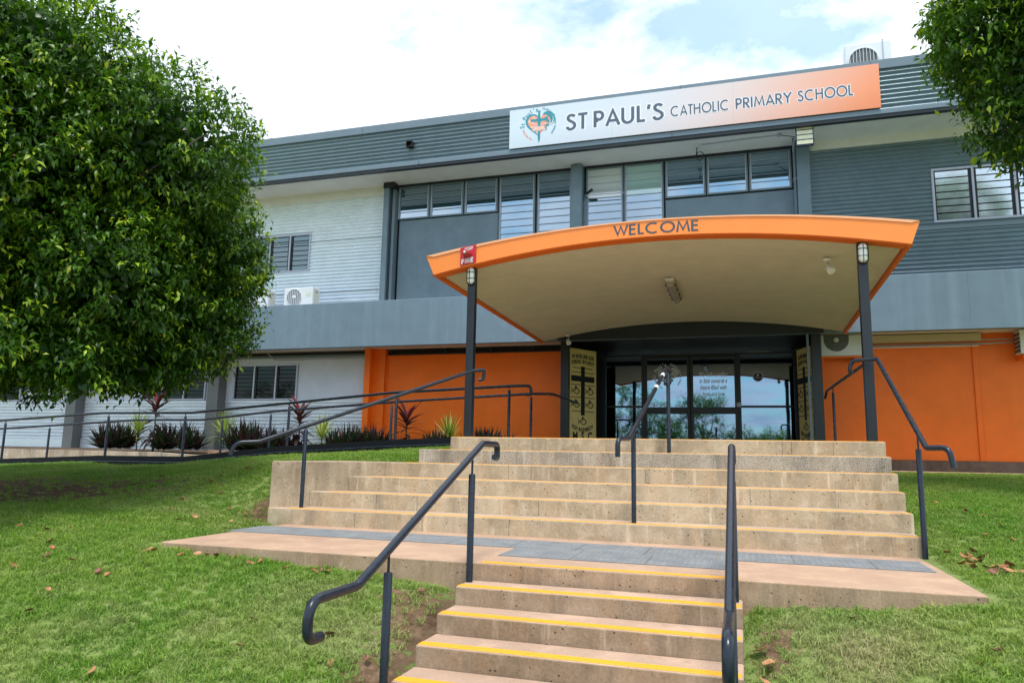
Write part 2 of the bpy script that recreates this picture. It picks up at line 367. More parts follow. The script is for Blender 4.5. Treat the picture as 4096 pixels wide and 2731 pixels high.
# ------------------------------------------------------------------ terrain
HU=.175; G=.4114; D0=1.8814; HL=.1266; GL=.3305; XL=.03; XR=2.02; UXR=3.56
def upY(k): return D0+(k-1)*G         # nosing k=1..6
def upX(k): return -3.175+(k-1)*.278
TOP=6*HU
cp=[(-.15,-.05,-.2),(-.15,-.6,-.33),(-.15,-1.2,-.55),(-.15,-1.98,-.84),(-.5,-3.2,-.9),(-.9,0,-.13),(-.9,-1,-.40),(-.9,-2,-.74),(-2,0,-.085),(-2,-1,-.28),(-2,-2,-.58),(-2.9,-.05,-.055),(-3.3,-1,-.2),
 (-4.5,-2,-.42),(-4,-4,-.85),(-8,-4,-.8),(-14,-5,-.8),(-8,-1.5,-.25),(-3.3,.6,-.02),(-3.3,1.4,0.0),(-3.4,1.9,.06),(-3.35,2.4,.25),(-3.2,3.1,.6),(-2.6,3.5,.66),(-2.3,4.2,.72),(-3.4,5,.78),(-5,0,.04),(-6,2,.22),(-6,4.2,.46),
 (-10,0,0),(-10,3,.22),(-16,0,-.1),(-16,3,.1),(-24,3,0),(-24,7,.2),(-5,3,.42),
 (-2.5,6.5,.92),(-3,6.5,.90),(-4.7,6.5,.79),(-5.9,6.5,.74),(-7.6,6.5,.60),(-10.6,6.5,.50),(-11.5,6.5,.46),(-13.6,6.5,.37),(-17,6.5,.27),
 (2.2,-.05,-.19),(2.2,-.6,-.34),(2.2,-1.2,-.55),(2.25,-1.98,-.84),(2.9,-.05,-.12),(3.5,-.05,-.05),(3.7,.6,-.01),(3.72,1.4,.0),(3.8,1.9,.03),(3.75,2.6,.15),(3.8,3.4,.3),(3.9,4.5,.42),(3.9,6,.52),(3.9,10,.61),
 (4.5,-1,-.18),(4.5,-2,-.42),(4,-4,-.85),(8,-4,-.8),(8,-1.5,-.25),(6.5,1,.05),(6.5,3,.27),(6.5,6,.48),(6.5,10,.62),(10,10,.62),(14,4,.3),(14,0,0),
 (-2,.9,-.3),(-2.85,.25,-.06),(-2.7,1.5,-.2),(-2.85,1.85,-.1),(-2.6,2.2,.0),(-2,2.3,-.1),(-2.3,2.75,.1),(-1.9,3.1,.15),(-1.7,3.6,.3),(.3,.9,-.4),(2.5,.9,-.25),(1,-1,-.9),(1,-2.4,-1.0),(-1,3,.2),(1,3,.1),(2.8,3,.2),(0,6,.4),(1.5,10,.4),(2,-5.5,-.8),(2,-8,-.85),(-2,-8,-.85),(8,-8,-.85),
 (-4,7.6,.6),(-10,7.6,.2),(-16,7.6,.1),(-4,9.5,.6),(-10,9.5,.5),(-18,9.5,.5),(0,14,.5),(-20,14,.5),(14,14,.6),
 (-60,-60,-1),(60,-60,-1),(-60,60,.5),(60,60,.5),(0,-60,-1),(-60,0,0),(60,0,0),(0,60,.5)]
cpa=np.array(cp)
def _phi(a,b): return np.sqrt(((a[:,None,:]-b[None,:,:])**2).sum(-1)+.02)
_A=_phi(cpa[:,:2],cpa[:,:2]); _n=len(cpa); _P=np.c_[np.ones(_n),cpa[:,:2]]
_K=np.block([[_A,_P],[_P.T,np.zeros((3,3))]]); _wt=np.linalg.solve(_K,np.r_[cpa[:,2],0,0,0])
def H(xy):
    xy=np.asarray(xy,float).reshape(-1,2); return _phi(xy,cpa[:,:2])@_wt[:_n]+_wt[_n]+xy@_wt[_n+1:]
def h1(x,y): return float(H([(x,y)])[0])
def vnoise(x,y,s,seed=0):
    x=x*s; y=y*s; xi=np.floor(x).astype(int); yi=np.floor(y).astype(int); fx=x-xi; fy=y-yi
    def hsh(a,b):
        q=np.sin(a*127.1+b*311.7+seed*74.7)*43758.5453; return q-np.floor(q)
    fx=fx*fx*(3-2*fx); fy=fy*fy*(3-2*fy)
    return (hsh(xi,yi)*(1-fx)+hsh(xi+1,yi)*fx)*(1-fy)+(hsh(xi,yi+1)*(1-fx)+hsh(xi+1,yi+1)*fx)*fy
def dirtf(x,y):
    def blob(cx,cy,rx,ry): return np.exp(-(((x-cx)/rx)**2+((y-cy)/ry)**2))
    d=np.zeros_like(x)
    for b in ((-.12,-.55,.28,.45),(-.12,-1.3,.25,.5),(-.35,-.35,.25,.15),(-3.35,2.1,.25,.4),(-6.6,2.3,2.0,1.5),(-8.5,2.2,2.5,1.8),(2.2,-.5,.12,.35),(2.2,-1.4,.14,.5),(-1.2,-1.75,.2,.07)):
        d=np.maximum(d,blob(*b))
    return d
def dryf(x,y):
    def blob(cx,cy,rx,ry): return np.exp(-(((x-cx)/rx)**2+((y-cy)/ry)**2))
    d=np.zeros_like(x)
    for a,b in ((1.0,(2.65,-.65,.5,.45)),(.8,(2.5,-1.3,.45,.5)),(.8,(2.4,-.35,.3,.25)),(.45,(-.7,-.9,.6,.7)),(.3,(-1.8,-1.2,.7,.35)),(.7,(-.3,-.8,.3,.5)),(.35,(-1.5,-2,.8,.4))):
        d=np.maximum(d,a*blob(*b))
    return np.clip(d+.5*(vnoise(x,y,2.2,4)-.5)+.45*(vnoise(x,y,9,14)-.55),0,1)
def axis(lo,hi,step,flo,fhi):
    a=list(np.arange(lo,hi+1e-6,step)); s=step; v=hi
    while v<fhi: s*=1.35; v+=s; a.append(v)
    s=step; v=lo; b=[]
    while v>flo: s*=1.35; v-=s; b.append(v)
    return np.array(b[::-1]+a)
gx=axis(-18,10,.12,-500,500); gy=axis(-4,11,.12,-500,600)
GX,GY=np.meshgrid(gx,gy); fx=GX.ravel(); fy=GY.ravel()
gz=np.empty_like(fx)
for i in range(0,len(fx),4000): gz[i:i+4000]=H(np.c_[np.clip(fx[i:i+4000],-70,70),np.clip(fy[i:i+4000],-70,70)])
gz+= (vnoise(fx,fy,1.7,1)-.5)*.03+(vnoise(fx,fy,5,2)-.5)*.012
nx,ny=len(gx),len(gy)
ii=(np.arange(ny-1)[:,None]*nx+np.arange(nx-1)[None,:]).ravel()
def numesh(name, V, F):
    me=D.meshes.new(name); k=F.shape[1]
    me.vertices.add(len(V)); me.vertices.foreach_set('co',V.astype(np.float32).ravel())
    me.loops.add(F.size); me.loops.foreach_set('vertex_index',F.astype(np.int32).ravel())
    me.polygons.add(len(F)); me.polygons.foreach_set('loop_start',np.arange(0,F.size,k,dtype=np.int32))
    me.update(calc_edges=True); return me
def vattr(me,name,val):
    a=me.attributes.new(name,'FLOAT','POINT'); a.data.foreach_set('value',np.asarray(val,dtype=np.float32))
V=np.c_[fx,fy,gz]; F=np.c_[ii,ii+1,ii+1+nx,ii+nx]
me=numesh('ground',V,F); me.polygons.foreach_set('use_smooth',[True]*len(F)); vattr(me,'dirt',dirtf(fx,fy)); me.materials.append(M_ground)
g=D.objects.new('ground',me); COL.objects.link(g); g['kind']='structure'

# ---- grass: one object, tufts instanced with geometry nodes
def stair_left(y): return np.where(y<0,XL-.03,np.where(y<D0,-3.1,-3.1+np.clip((y-D0)/G,0,5)*.278))
fcx=(fx[F[:,0]]+fx[F[:,2]])/2; fcy=(fy[F[:,0]]+fy[F[:,2]])/2
lawnL=(fcx>-17)&(fcy<6.42)&(fcy>-3.9)&(fcx<stair_left(fcy)-.07)&~((fcy>D0-.1)&(fcx>-1.9))
lawnR=(fcx<9.5)&(fcy>-3.9)&(fcy<10.05)&(fcx>np.where(fcy<-.03,XR+.08,3.66))
strip=(fcx>-3.3)&(fcx<-2.2)&(fcy>3.3)&(fcy<6.4)&(fcx<-3.1+np.clip((fcy-D0)/G,0,5)*.278-.05)
def in_view(x,y):   # keep what this or a nearby camera could see
    dx=x-CX; dy=y-CY; f_=dx*fw.x+dy*fw.y; s_=dx*.953-dy*(-.302)*1
    return (f_>.4)&(np.abs(dx*r2.x+dy*r2.y)<f_*.85+1.5)
sel=(lawnL|lawnR|strip)&in_view(fcx,fcy)
F2=F[sel]; used=np.unique(F2); remap=-np.ones(len(V),int); remap[used]=np.arange(len(used))
V2=V[used]; gme=numesh('lawn_grass',V2,remap[F2]); dist=np.hypot(V2[:,0]-CX,V2[:,1]-CY)
dd=dirtf(V2[:,0],V2[:,1])+ (vnoise(V2[:,0],V2[:,1],6,3)-.5)*.7+(vnoise(V2[:,0],V2[:,1],14,8)-.5)*.4
dens=np.clip(1-1.15*np.clip(dd,0,1)*1.1,.06,1)*np.clip(1.25-dist/22,.5,1)*(.75+.5*vnoise(V2[:,0],V2[:,1],4,9))
vattr(gme,'dens',dens); vattr(gme,'dry',dryf(V2[:,0],V2[:,1])); vattr(gme,'near',np.clip(1-dist/12,0,1))
tufts=D.collections.new('grass tufts')
def tuft(seed,n=26,spread=.05,hh=.031):
    rs=random.Random(seed); vs=[];fs=[];tn=[]
    for i in range(n):
        a=rs.uniform(0,2*PI); rr=spread*math.sqrt(rs.random()); x=rr*math.cos(a); y=rr*math.sin(a)
        h_=hh*rs.uniform(.45,1.15); wd=rs.uniform(.0018,.0036); d=rs.uniform(0,2*PI); ln=h_*rs.uniform(.4,1.6); t=rs.random()
        px,py=math.cos(d),math.sin(d); qx,qy=-py*wd,px*wd; b=len(vs)
        vs+=[(x-qx,y-qy,-.004),(x+qx,y+qy,-.004),(x+px*ln*.3+qx*.8,y+py*ln*.3+qy*.8,h_*.6),(x+px*ln*.3-qx*.8,y+py*ln*.3-qy*.8,h_*.6),(x+px*ln,y+py*ln,h_*rs.uniform(.75,1.0))]
        fs+=[(b,b+1,b+2,b+3),(b+3,b+2,b+4)]; tn+=[t]*5
    m_=D.meshes.new('tuft'); m_.from_pydata(vs,[],fs); vattr(m_,'tint',tn); m_.materials.append(M_blade)
    o=D.objects.new('tuft',m_); tufts.objects.link(o)
for s_ in range(5): tuft(s_)
tuft(11,34,.05,.048)
go=D.objects.new('lawn_grass',gme); COL.objects.link(go); setp(go,'short green lawn grass on both sides of the steps','grass',kind='stuff')
ng=D.node_groups.new('scatter grass','GeometryNodeTree'); ng.interface.new_socket('Geometry',in_out='INPUT',socket_type='NodeSocketGeometry'); ng.interface.new_socket('Geometry',in_out='OUTPUT',socket_type='NodeSocketGeometry')
gi=ng.nodes.new('NodeGroupInput'); gout=ng.nodes.new('NodeGroupOutput')
dp=ng.nodes.new('GeometryNodeDistributePointsOnFaces'); dp.inputs['Density'].default_value=900
def na(n):
    a=ng.nodes.new('GeometryNodeInputNamedAttribute'); a.data_type='FLOAT'; a.inputs['Name'].default_value=n; return a.outputs[0]
mm=ng.nodes.new('ShaderNodeMath'); mm.operation='MULTIPLY'; mm.inputs[1].default_value=640; ng.links.new(na('dens'),mm.inputs[0]); ng.links.new(mm.outputs[0],dp.inputs['Density'])
ip=ng.nodes.new('GeometryNodeInstanceOnPoints'); ci=ng.nodes.new('GeometryNodeCollectionInfo'); ci.inputs['Collection'].default_value=tufts; ci.inputs['Separate Children'].default_value=True; ci.inputs['Reset Children'].default_value=True
ip.inputs['Pick Instance'].default_value=True
rv=ng.nodes.new('FunctionNodeRandomValue'); rv.data_type='FLOAT_VECTOR'; rv.inputs[0].default_value=(-.25,-.25,0); rv.inputs[1].default_value=(.25,.25,6.28)
rs_=ng.nodes.new('FunctionNodeRandomValue'); rs_.data_type='FLOAT'; rs_.inputs[2].default_value=.6; rs_.inputs[3].default_value=1.25
ng.links.new(gi.outputs[0],dp.inputs[0]); ng.links.new(dp.outputs[0],ip.inputs[0]); ng.links.new(ci.outputs[0],ip.inputs['Instance'])
ng.links.new(rv.outputs[0],ip.inputs['Rotation']); ng.links.new(rs_.outputs[1],ip.inputs['Scale']); ng.links.new(ip.outputs[0],gout.inputs[0])
md=go.modifiers.new('grass','NODES'); md.node_group=ng

# ------------------------------------------------------------------ steps, landing, terrace, ramp
low=thing('lower_staircase',(1,-1,-.9),'lower flight of brown concrete steps with broad yellow edge stripes','staircase')
for k in range(1,8):
    b=MB().box(XL if k else XL,XR,-k*GL,-(k-1)*GL-(.004 if k>1 else .03),-1.15,-k*HL); obj('step',b,M_conc2,low,bevel=.012)
    b=MB().box(XL+.012,XR-.012,-k*GL+.012,-k*GL+.095,-k*HL-.002,-k*HL+.005); obj('nosing_strip',b,M_yellow,low,bevel=.003)
land=setp(obj('landing',MB().box(-2.92,3.50,0,D0+.05,-.5,0),M_pink,origin=(0,0,-.5),bevel=.014),kind='structure')
# landing widens a little towards the steps
s0=obj('nosing_strip',MB().box(.1,XR-.02,.012,.075,-.002,.005),M_yellow,low,bevel=.003)
up=thing('upper_staircase',(0,3,0),'wide upper flight of tan concrete steps with thin yellow edge lines','staircase')
for k in range(1,7):
    y0=upY(k); y1=upY(k+1)-.003 if k<6 else 12.9; x1=3.51+.018*k if k<6 else 3.62
    b=MB().box(upX(k),x1,y0,y1,-.3 if k<6 else .2,k*HU); o=obj('step' if k<6 else 'terrace_slab',b,M_conc if k!=5 else M_conc5,up,bevel=.012)
    b=MB().box(upX(k)+(.28 if k<6 else .02),x1-.02,y0+.01,y0+.06,k*HU-.002,k*HU+.005); obj('nosing_strip',b,M_yellow,up,bevel=.003)
jt=MB(); _r=random.Random(4)
for k in range(1,7):
    for q_ in range(3):
        x_=_r.uniform(upX(k)+.5,3.4); jt.box(x_,x_+.0035,upY(k)-.0015,upY(k)+.01,(k-1)*HU+.002,k*HU-.012)
objs('riser_joint',jt,paint('dark_joint_line',(.10,.08,.06),.9,.3,0),up)
# cheek wall on the left, following the flared ends of the first steps
ckx0,cky0=-3.175,D0+.02; ckx1,cky1=upX(4)-.005,upY(4)
ck=MB().prism([(ckx0,cky0),(ckx1,cky1),(ckx1,cky1+.35),(ckx0-.03,cky1+.35)],lambda u,v,d:(u,v,d),-.2,4*HU)
setp(obj('cheek_wall',ck,M_conc,bevel=.012),'blocky tan concrete side wall at the left end of the upper steps','wall')

setp(obj('bounce_slab',MB().box(-60,60,-30,-5.9,-.9,-.78),M_conc3,origin=(0,-15,-.9)),kind='structure')  # unseen pale slab behind the viewer, added to bounce light onto the soffits
# tactile paving
tp=thing('tactile_paving',(0,1,0),'grey studded tactile strip laid across the landing','tactile paving')
tb=MB(); tiles=[]
x=-2.98
while x<3.3: tiles.append((x,x+.595,.97,1.56)); x+=.6
x=.1
while x<1.85: tiles.append((x,x+.595,.43,.965)); x+=.6
for a,b_,c,d in tiles: tb.box(a,min(b_,3.42),c,d,-.002,.007)
objs('mat_tile',tb,M_tact,tp)
sb=MB()
for a,b_,c,d in tiles:
    b_=min(b_,3.42); y=c+.03
    while y<d-.02:
        xx=a+.03
        while xx<b_-.02:
            n=8; vs=[(xx+.016*math.cos(2*PI*j/n),y+.016*math.sin(2*PI*j/n),.006) for j in range(n)]+[(xx+.009*math.cos(2*PI*j/n),y+.009*math.sin(2*PI*j/n),.0125) for j in range(n)]
            sb.add(vs,[(j,(j+1)%n,n+(j+1)%n,n+j) for j in range(n)]+[tuple(range(n,2*n))],True); xx+=.05
        y+=.05
setp(obj('studs',sb,M_tact,tp),kind='stuff')

# ramp
RY0,RY1=6.6,8.25
rx=[(-22,.17),(-17,.27),(-13.6,.42),(-10.7,.55),(-8.5,.57),(-6.4,.80),(-4,.95),(-1.9,1.046)]
rp=MB()
for (a,za),(b_,zb) in zip(rx,rx[1:]):
    rp.add([(a,RY0,za),(b_,RY0,zb),(b_,RY1,zb),(a,RY1,za),(a,RY0,za-.5),(b_,RY0,zb-.5),(b_,RY1,zb-.5),(a,RY1,za-.5)],[(0,1,2,3),(4,5,1,0),(3,2,6,7)])
rp.add([(-1.9,RY0,1.046),(-1.78,RY0,1.046),(-1.78,RY1,1.046),(-1.9,RY1,1.046)],[(0,1,2,3)])
setp(obj('ramp',rp,M_pink,origin=(-8,7.4,0)),kind='structure')
def rz(x):
    for (a,za),(b_,zb) in zip(rx,rx[1:]):
        if a<=x<=b_: return za+(zb-za)*(x-a)/(b_-a)
    return 1.05
def bez(pts,n=8):
    """rounded polyline corners"""
    out=[Vector(pts[0][:3])]
    for i in range(1,len(pts)-1):
        p=Vector(pts[i][:3]); r_=pts[i][3] if len(pts[i])>3 else .0
        a=Vector(pts[i-1][:3]); b_=Vector(pts[i+1][:3])
        if r_<=0: out.append(p); continue
        u=(a-p).normalized(); v=(b_-p).normalized()
        p0=p+u*r_; p1=p+v*r_
        for j in range(n+1):
            t=j/n; out.append(p0*(1-t)**2+p*2*t*(1-t)+p1*t*t)
    out.append(Vector(pts[-1][:3])); return out
def handrail(label, pts, posts, r=.024, group=None, extra=None, pin=.10, origin=None):
    o=thing('handrail',origin or (posts[0][0],posts[0][1],posts[0][2]) ,label,'handrail',group)
    m=MB().tube(bez(pts),r,14); obj('rail',m,M_rail,o)
    for (x,y,z0,z1) in posts:
        p=obj('post',MB().tube([(x,y,z0-.01),(x,y,z1-pin-.004),(x,y,z1-pin)],[r,r,r*.8],14),M_rail,o)
        obj('pin',MB().tube([(x,y,z1-pin-.01),(x,y,z1-.004)],.0085,8),M_rail,o)
    return o
# ramp front rail with kerb plate
fr=handrail('long front handrail of the ramp with its black kerb plate, nearest the lawn',
  [(-22,RY0,1.10),(-13.6,RY0,1.355),(-10.75,RY0,1.525),(-8.45,RY0,1.535),(-4,RY0,1.905),(-1.73,RY0,2.005),(-1.42,RY0,2.005,.06),(-1.40,RY0+.02,1.86,.03),(-1.50,RY0+.02,1.85)],
  [(-10.55,RY0,rz(-10.55)-.1,1.525),(-8.6,RY0,rz(-8.6)-.1,1.535),(-6.2,RY0,rz(-6.2)-.1,1.72),(-3.95,RY0,rz(-3.95)-.1,1.905),(-1.80,RY0,1.04,2.0),(-13.4,RY0,rz(-13.4)-.1,1.365)],.026,pin=.07)
kb=MB(); lo=MB()
for (a,za),(b_,zb) in zip(rx[:-1],rx[1:]):
    kb.add([(a,RY0-.03,za+.10),(b_,RY0-.03,zb+.10),(b_,RY0-.03,zb-.0),(a,RY0-.03,za-.0),(a,RY0-.02,za+.10),(b_,RY0-.02,zb+.10),(b_,RY0-.02,zb-.0),(a,RY0-.02,za-.0)],[(3,2,1,0),(0,1,5,4),(4,5,6,7),(7,6,2,3)])
obj('kerb_plate',kb,paint('matt_black_kerb',(.008,.010,.016),.6,.1,0,spec=.2),fr)
obj('lower_rail',MB().tube([(a,RY0-.05,za-.02) for a,za in rx],.018,10),M_rail,fr)
obj('kerb_beam',(lambda q:[q.add([(a,RY0-.02,za-.0),(b_,RY0-.02,zb-.0),(b_,RY0-.02,zb-.09),(a,RY0-.02,za-.09)],[(3,2,1,0)]) for (a,za),(b_,zb) in zip(rx[:-1],rx[1:])] and q)(MB()),M_black,fr)
handrail('rear handrail of the ramp, nearest the garden bed',
  [(-22,8.2,1.0),(-15.6,8.2,1.225),(-11.4,8.2,1.46),(-9.6,8.2,1.47),(-7.7,8.2,1.66),(-4.7,8.2,1.86),(-1.86,8.2,2.005),(-1.45,8.3,2.005,.1),(-1.35,10.0,1.95)],
  [(-9.0,8.2,rz(-9.0),1.53),(-7.75,8.2,rz(-7.75),1.655),(-4.85,8.2,rz(-4.85),1.85),(-1.86,8.2,1.05,2.0),(-14,8.2,rz(-14),1.32)],.026,pin=.07)
# lower flight rails
for X,lab in ((.06,'left handrail of the lower steps, its curled end hanging over the lawn'),(1.97,'right handrail of the lower steps, seen nearly end on')):
    handrail(lab,[(X,.40,.80),(X,.47,.79,.02),(X,.47,.905,.05),(X,.10,.905,.03),(X,-1.83,.113,.03),(X,-2.29,.113,.10),(X,-2.29,-.07,.065),(X,-2.17,-.07)],
      [(X,-.12,-HL,.80),(X,-1.47,-4*HL,.262)],.0255,pin=.13)
# upper flight rails
mid=handrail('middle handrail of the upper steps with white tape bands',[(1.16,3.62,1.72),(1.20,3.78,1.74,.03),(1.20,3.78,1.90,.05),(1.17,3.62,1.90,.03),(.995,1.70,1.0,.02),(.93,1.42,.99,.08),(.93,1.42,.82)],
      [(.995,2.0,HU,1.125),(1.19,3.66,5*HU,1.90)],.024,pin=.06)
for t in (.10,.30):
    p0=Vector((1.17,3.62,1.90)); p1=Vector((.995,1.70,1.0)); a=p0.lerp(p1,t); b_=p0.lerp(p1,t+.035)
    obj('tape_band',MB().tube([a,b_],.0265,12),M_white,mid)
handrail('left handrail of the upper steps, sloping across the canopy post',[(-1.42,4.0,1.84),(-1.36,4.02,1.84,.03),(-1.34,4.02,1.98,.04),(-1.48,3.92,1.955,.02),(-3.19,1.66,.915,.03),(-3.40,1.50,.90,.10),(-3.42,1.48,.76)],
      [(-2.85,2.06,HU,1.10)],.024,pin=.03)
handrail('right handrail of the upper steps, wrapping round the canopy post',[(3.30,3.95,1.85),(3.28,3.93,1.88,.02),(3.30,3.93,2.0,.07),(3.56,3.82,2.0,.02),(3.53,1.55,.945,.02),(3.66,1.38,.945,.07),(3.68,1.36,.78)],
      [(3.53,1.85,0,1.07)],.024,pin=.13)
handrail('short dark handrail on the terrace between canopy post and orange wall',[(3.50,4.3,2.0),(3.33,6.95,1.91,.05),(3.31,7.05,1.80)],[(3.37,6.5,TOP,1.92)],.021,pin=.08)

# garden walls and beds behind the ramp
gw=MB().box(-24,-11.0,8.36,8.50,.1,.735); setp(obj('garden_wall',gw,M_conc3,bevel=.01),'low stained concrete wall behind the ramp at the far left','wall')
gw=MB().add([(-11.0,8.36,.1),(-8.0,8.36,.1),(-8.0,8.5,.1),(-11.0,8.5,.1),(-11.0,8.36,.735),(-8.0,8.36,.62),(-8.0,8.5,.62),(-11.0,8.5,.735)],[(0,3,2,1),(4,5,6,7),(0,1,5,4),(1,2,6,5),(2,3,7,6),(3,0,4,7)])
setp(obj('garden_wall',gw,M_conc3,bevel=.01),'sloping end of the low concrete garden wall in front of the purple plants','wall')
gw=MB().box(-9.6,-1.82,8.52,8.64,.1,.80); setp(obj('garden_edging',gw,M_pink,bevel=.01),'pinkish concrete edging along the planted bed beside the orange wall','wall')
bed=MB().add([(-24,8.5,.70),(-9.6,8.5,.66),(-9.6,11.18,.80),(-24,11.18,.80),(-1.82,8.64,.78),(-1.82,11.18,.86),(-9.6,8.64,.74)],[(0,1,2,3),(6,4,5,2)])
setp(obj('garden_bed',bed,M_soil,origin=(-12,10,.5)),kind='structure')
path=MB().box(3.64,14,10.1,11.12,.3,.655); setp(obj('path',path,M_pink,origin=(8,10.5,.3),bevel=.01),kind='structure')

# ------------------------------------------------------------------ school building
WY=11.2; FY=10.0; BX0,BX1=-27.0,14.0
bld=thing('school_building',(-6,11,.6),'long two storey school building in grey, white and orange with corrugated cladding','building')
def corr(name,x0,x1,z0,z1,Y,mat,pitch=.094,amp=.012,parent=bld,holes=(),up=True):
    """horizontal corrugated cladding facing -Y; holes=(x0,x1,z0,z1)"""
    zs=[]; n=int(round((z1-z0)/pitch*12)); zs=[z0+(z1-z0)*i/n for i in range(n+1)]
    yf=lambda z: Y-amp*math.sin(2*PI*(z-z0)/pitch)
    cuts=sorted({x0,x1}|{h for H_ in holes for h in H_[:2] if x0<h<x1}); m=MB()
    for a,b_ in zip(cuts,cuts[1:]):
        mid=(a+b_)/2; hs=[(h[2],h[3]) for h in holes if h[0]<=mid<=h[1]]
        run=[]
        def flush():
            if len(run)>1:
                vs=[(a,yf(z),z) for z in run]+[(b_,yf(z),z) for z in run]; k=len(run)
                m.add(vs,[(i,k+i,k+i+1,i+1) for i in range(k-1)],True)
        for z in zs:
            if any(h0<z<h1 for h0,h1 in hs): flush(); run=[]
            else: run.append(z)
        flush()
    o=obj(name,m,mat,parent); return o
def screws(x0,x1,z0,z1,Y,mat,dx=.62,dz=.282,skip=()):
    m=MB(); z=z0+.047; r_=0
    while z<z1:
        x=x0+.1+(.31 if r_%2 else 0)
        while x<x1:
            if not any(a<x<b and c<z<d for a,b,c,d in skip): m.lathe((x,Y-.008,z),(0,-1,0),[(.007,0),(.007,.006),(.003,.009)],6)
            x+=dx
        z+=dz; r_+=1
    return m
# roof slab and fascia
obj('roof',MB().box(BX0,BX1,FY+.06,24,8.72,8.78),M_greyc,bld)
obj('fascia_cladding',corr('x',BX0,BX1,7.85,8.76,FY,M_greyc,.0985,.015).data,[],bld) if False else corr('fascia_cladding',BX0,BX1,7.85,8.74,FY,M_clad,.0989,.025)
setp(obj('cladding_screws',screws(BX0+14,8,7.86,8.7,FY-.012,M_dark,.62,.297),M_dark,bld),kind='stuff')
cap=MB().box(BX0,BX1,FY-.045,FY+.25,8.735,8.935); o=obj('cap_flashing',cap,M_flash,bld,bevel=.006)
j=MB()
for x in (-6.9,-.95+1.9,4.75+.0,-12.9): j.box(x,x+.006,FY-.048,FY-.04,8.74,8.93)
for x in (-11.5,-5.3,.75,6.9): j.box(x,x+.006,FY-.048,FY-.04,7.765,7.86)
objs('flashing_joints',j,M_black,bld)
obj('lower_flashing',MB().box(BX0,BX1,FY-.04,FY+.04,7.765,7.865),M_flash,bld,bevel=.005)
obj('gutter_edge',MB().box(BX0,BX1,FY-.02,FY+.10,7.70,7.764),M_dark,bld)
# soffit with fine ribs running along the facade
sf=MB(); n=64; ys=[FY+.1+(WY+.1-FY-.1)*i/n for i in range(n+1)]
zz=[7.775-.0 + (.004 if i%4<2 else 0) for i in range(n+1)]
sf.add([(BX0,y,z) for y,z in zip(ys,zz)]+[(BX1,y,z) for y,z in zip(ys,zz)],[(i,i+1,n+2+i,n+1+i) for i in range(n)]); obj('eave_soffit',sf,M_soffit,bld)
# concrete band (slab edge upstand)
obj('concrete_band',MB().box(BX0,BX1,FY,FY+.15,3.32,4.435),M_band,bld,bevel=.012)
objs('band_joint',MB().box(-5.6,-5.595,FY-.002,FY+.01,3.34,4.42).box(1.4,1.405,FY-.002,FY+.01,3.34,4.42).box(6.2,6.205,FY-.002,FY+.01,3.34,4.42).box(-10.9,-10.895,FY-.002,FY+.01,3.34,4.42),M_greyc,bld)
obj('balcony_slab',MB().box(BX0,BX1,FY+.15,WY+.3,3.42,3.62),M_soffit,bld)
obj('ledge_roof',MB().box(BX0,BX1,FY+.15,WY+.2,4.30,4.40),M_greyc,bld)
# structural backing wall
objs('core_wall',MB().box(BX0,-1.75,WY+.06,WY+.26,.3,8.7).box(3.6,BX1,WY+.06,WY+.26,.3,8.7).box(-1.75,3.6,WY+.06,WY+.26,3.62,8.7),M_black,bld)

# upper walls
def border(m,x0,x1,z0,z1,y0,y1,t):
    m.box(x0,x1,y0,y1,z1-t,z1).box(x0,x1,y0,y1,z0,z0+t).box(x0,x0+t,y0,y1,z0+t,z1-t).box(x1-t,x1,y0,y1,z0+t,z1-t); return m
def louvred_window(x0,x1,z0,z1,mulls,nb,blade,Y=WY,label=None,tilt=3):
    wn=obj('window',border(MB(),x0,x1,z0,z1,Y-.06,Y+.05,.045),M_lav,bld,bevel=.003)
    if label: wn['label']=label
    m=MB(); xs=[x0+.045]+[c for mm_ in mulls for c in (mm_-.04,mm_+.04)]+[x1-.045]
    for c in mulls: m.box(c-.022,c+.022,Y-.058,Y+.045,z0+.045,z1-.045)
    objs('mullion',m,M_lav,wn)
    ch=MB(); bl=MB(); hh=(z1-z0-.10)/nb
    for i in range(0,len(xs),2):
        a,b_=xs[i],xs[i+1]
        ch.box(a-.017,a+.03,Y-.03,Y+.045,z0+.045,z1-.045).box(b_-.03,b_+.017,Y-.03,Y+.045,z0+.045,z1-.045)
        for k in range(nb):
            zc=z0+.05+hh*(k+.5); an=R(tilt); bl.obox(((a+b_)/2,Y-.005,zc),(1,0,0),(0,math.cos(an),math.sin(an)),(0,-math.sin(an),math.cos(an)),(b_-a)/2-.03,.0025,hh*.41)
    objs('louvre_channel',ch,M_black,wn); obj('louvre_blade',bl,blade,wn)
    obj('backing',MB().box(x0+.04,x1-.04,Y+.047,Y+.055,z0+.04,z1-.04),M_black,wn)
    return wn
hw=(-10.95,-9.0,5.62,6.66)
corr('white_cladding',BX0,-6.70,4.44,7.55,WY-.03,M_wsteel,.0942,.019,holes=[hw])
setp(obj('cladding_screws',screws(-14,-6.72,4.46,7.5,WY-.04,M_greyc,.62,.282,skip=[hw]),M_greyc,bld),kind='stuff')
objs('sheet_joint',MB().box(-16,-6.7,WY-.047,WY-.040,6.42,6.428).box(-16,-6.7,WY-.047,WY-.040,5.0,5.008),M_dark,bld)
objs('eave_trim',MB().box(BX0,-6.7,WY-.07,WY,7.55,7.775),M_soffit,bld)
louvred_window(hw[0]-.01,hw[1]+.01,hw[2]-.01,hw[3]+.01,[-10.27,-9.63],7,M_gblade2,label='white framed louvre window high in the white cladding')
gwn=(6.0,8.4,5.78,6.93)
corr('grey_cladding',3.62,BX1,4.44,7.60,WY-.03,M_clad,.0942,.024,holes=[gwn])
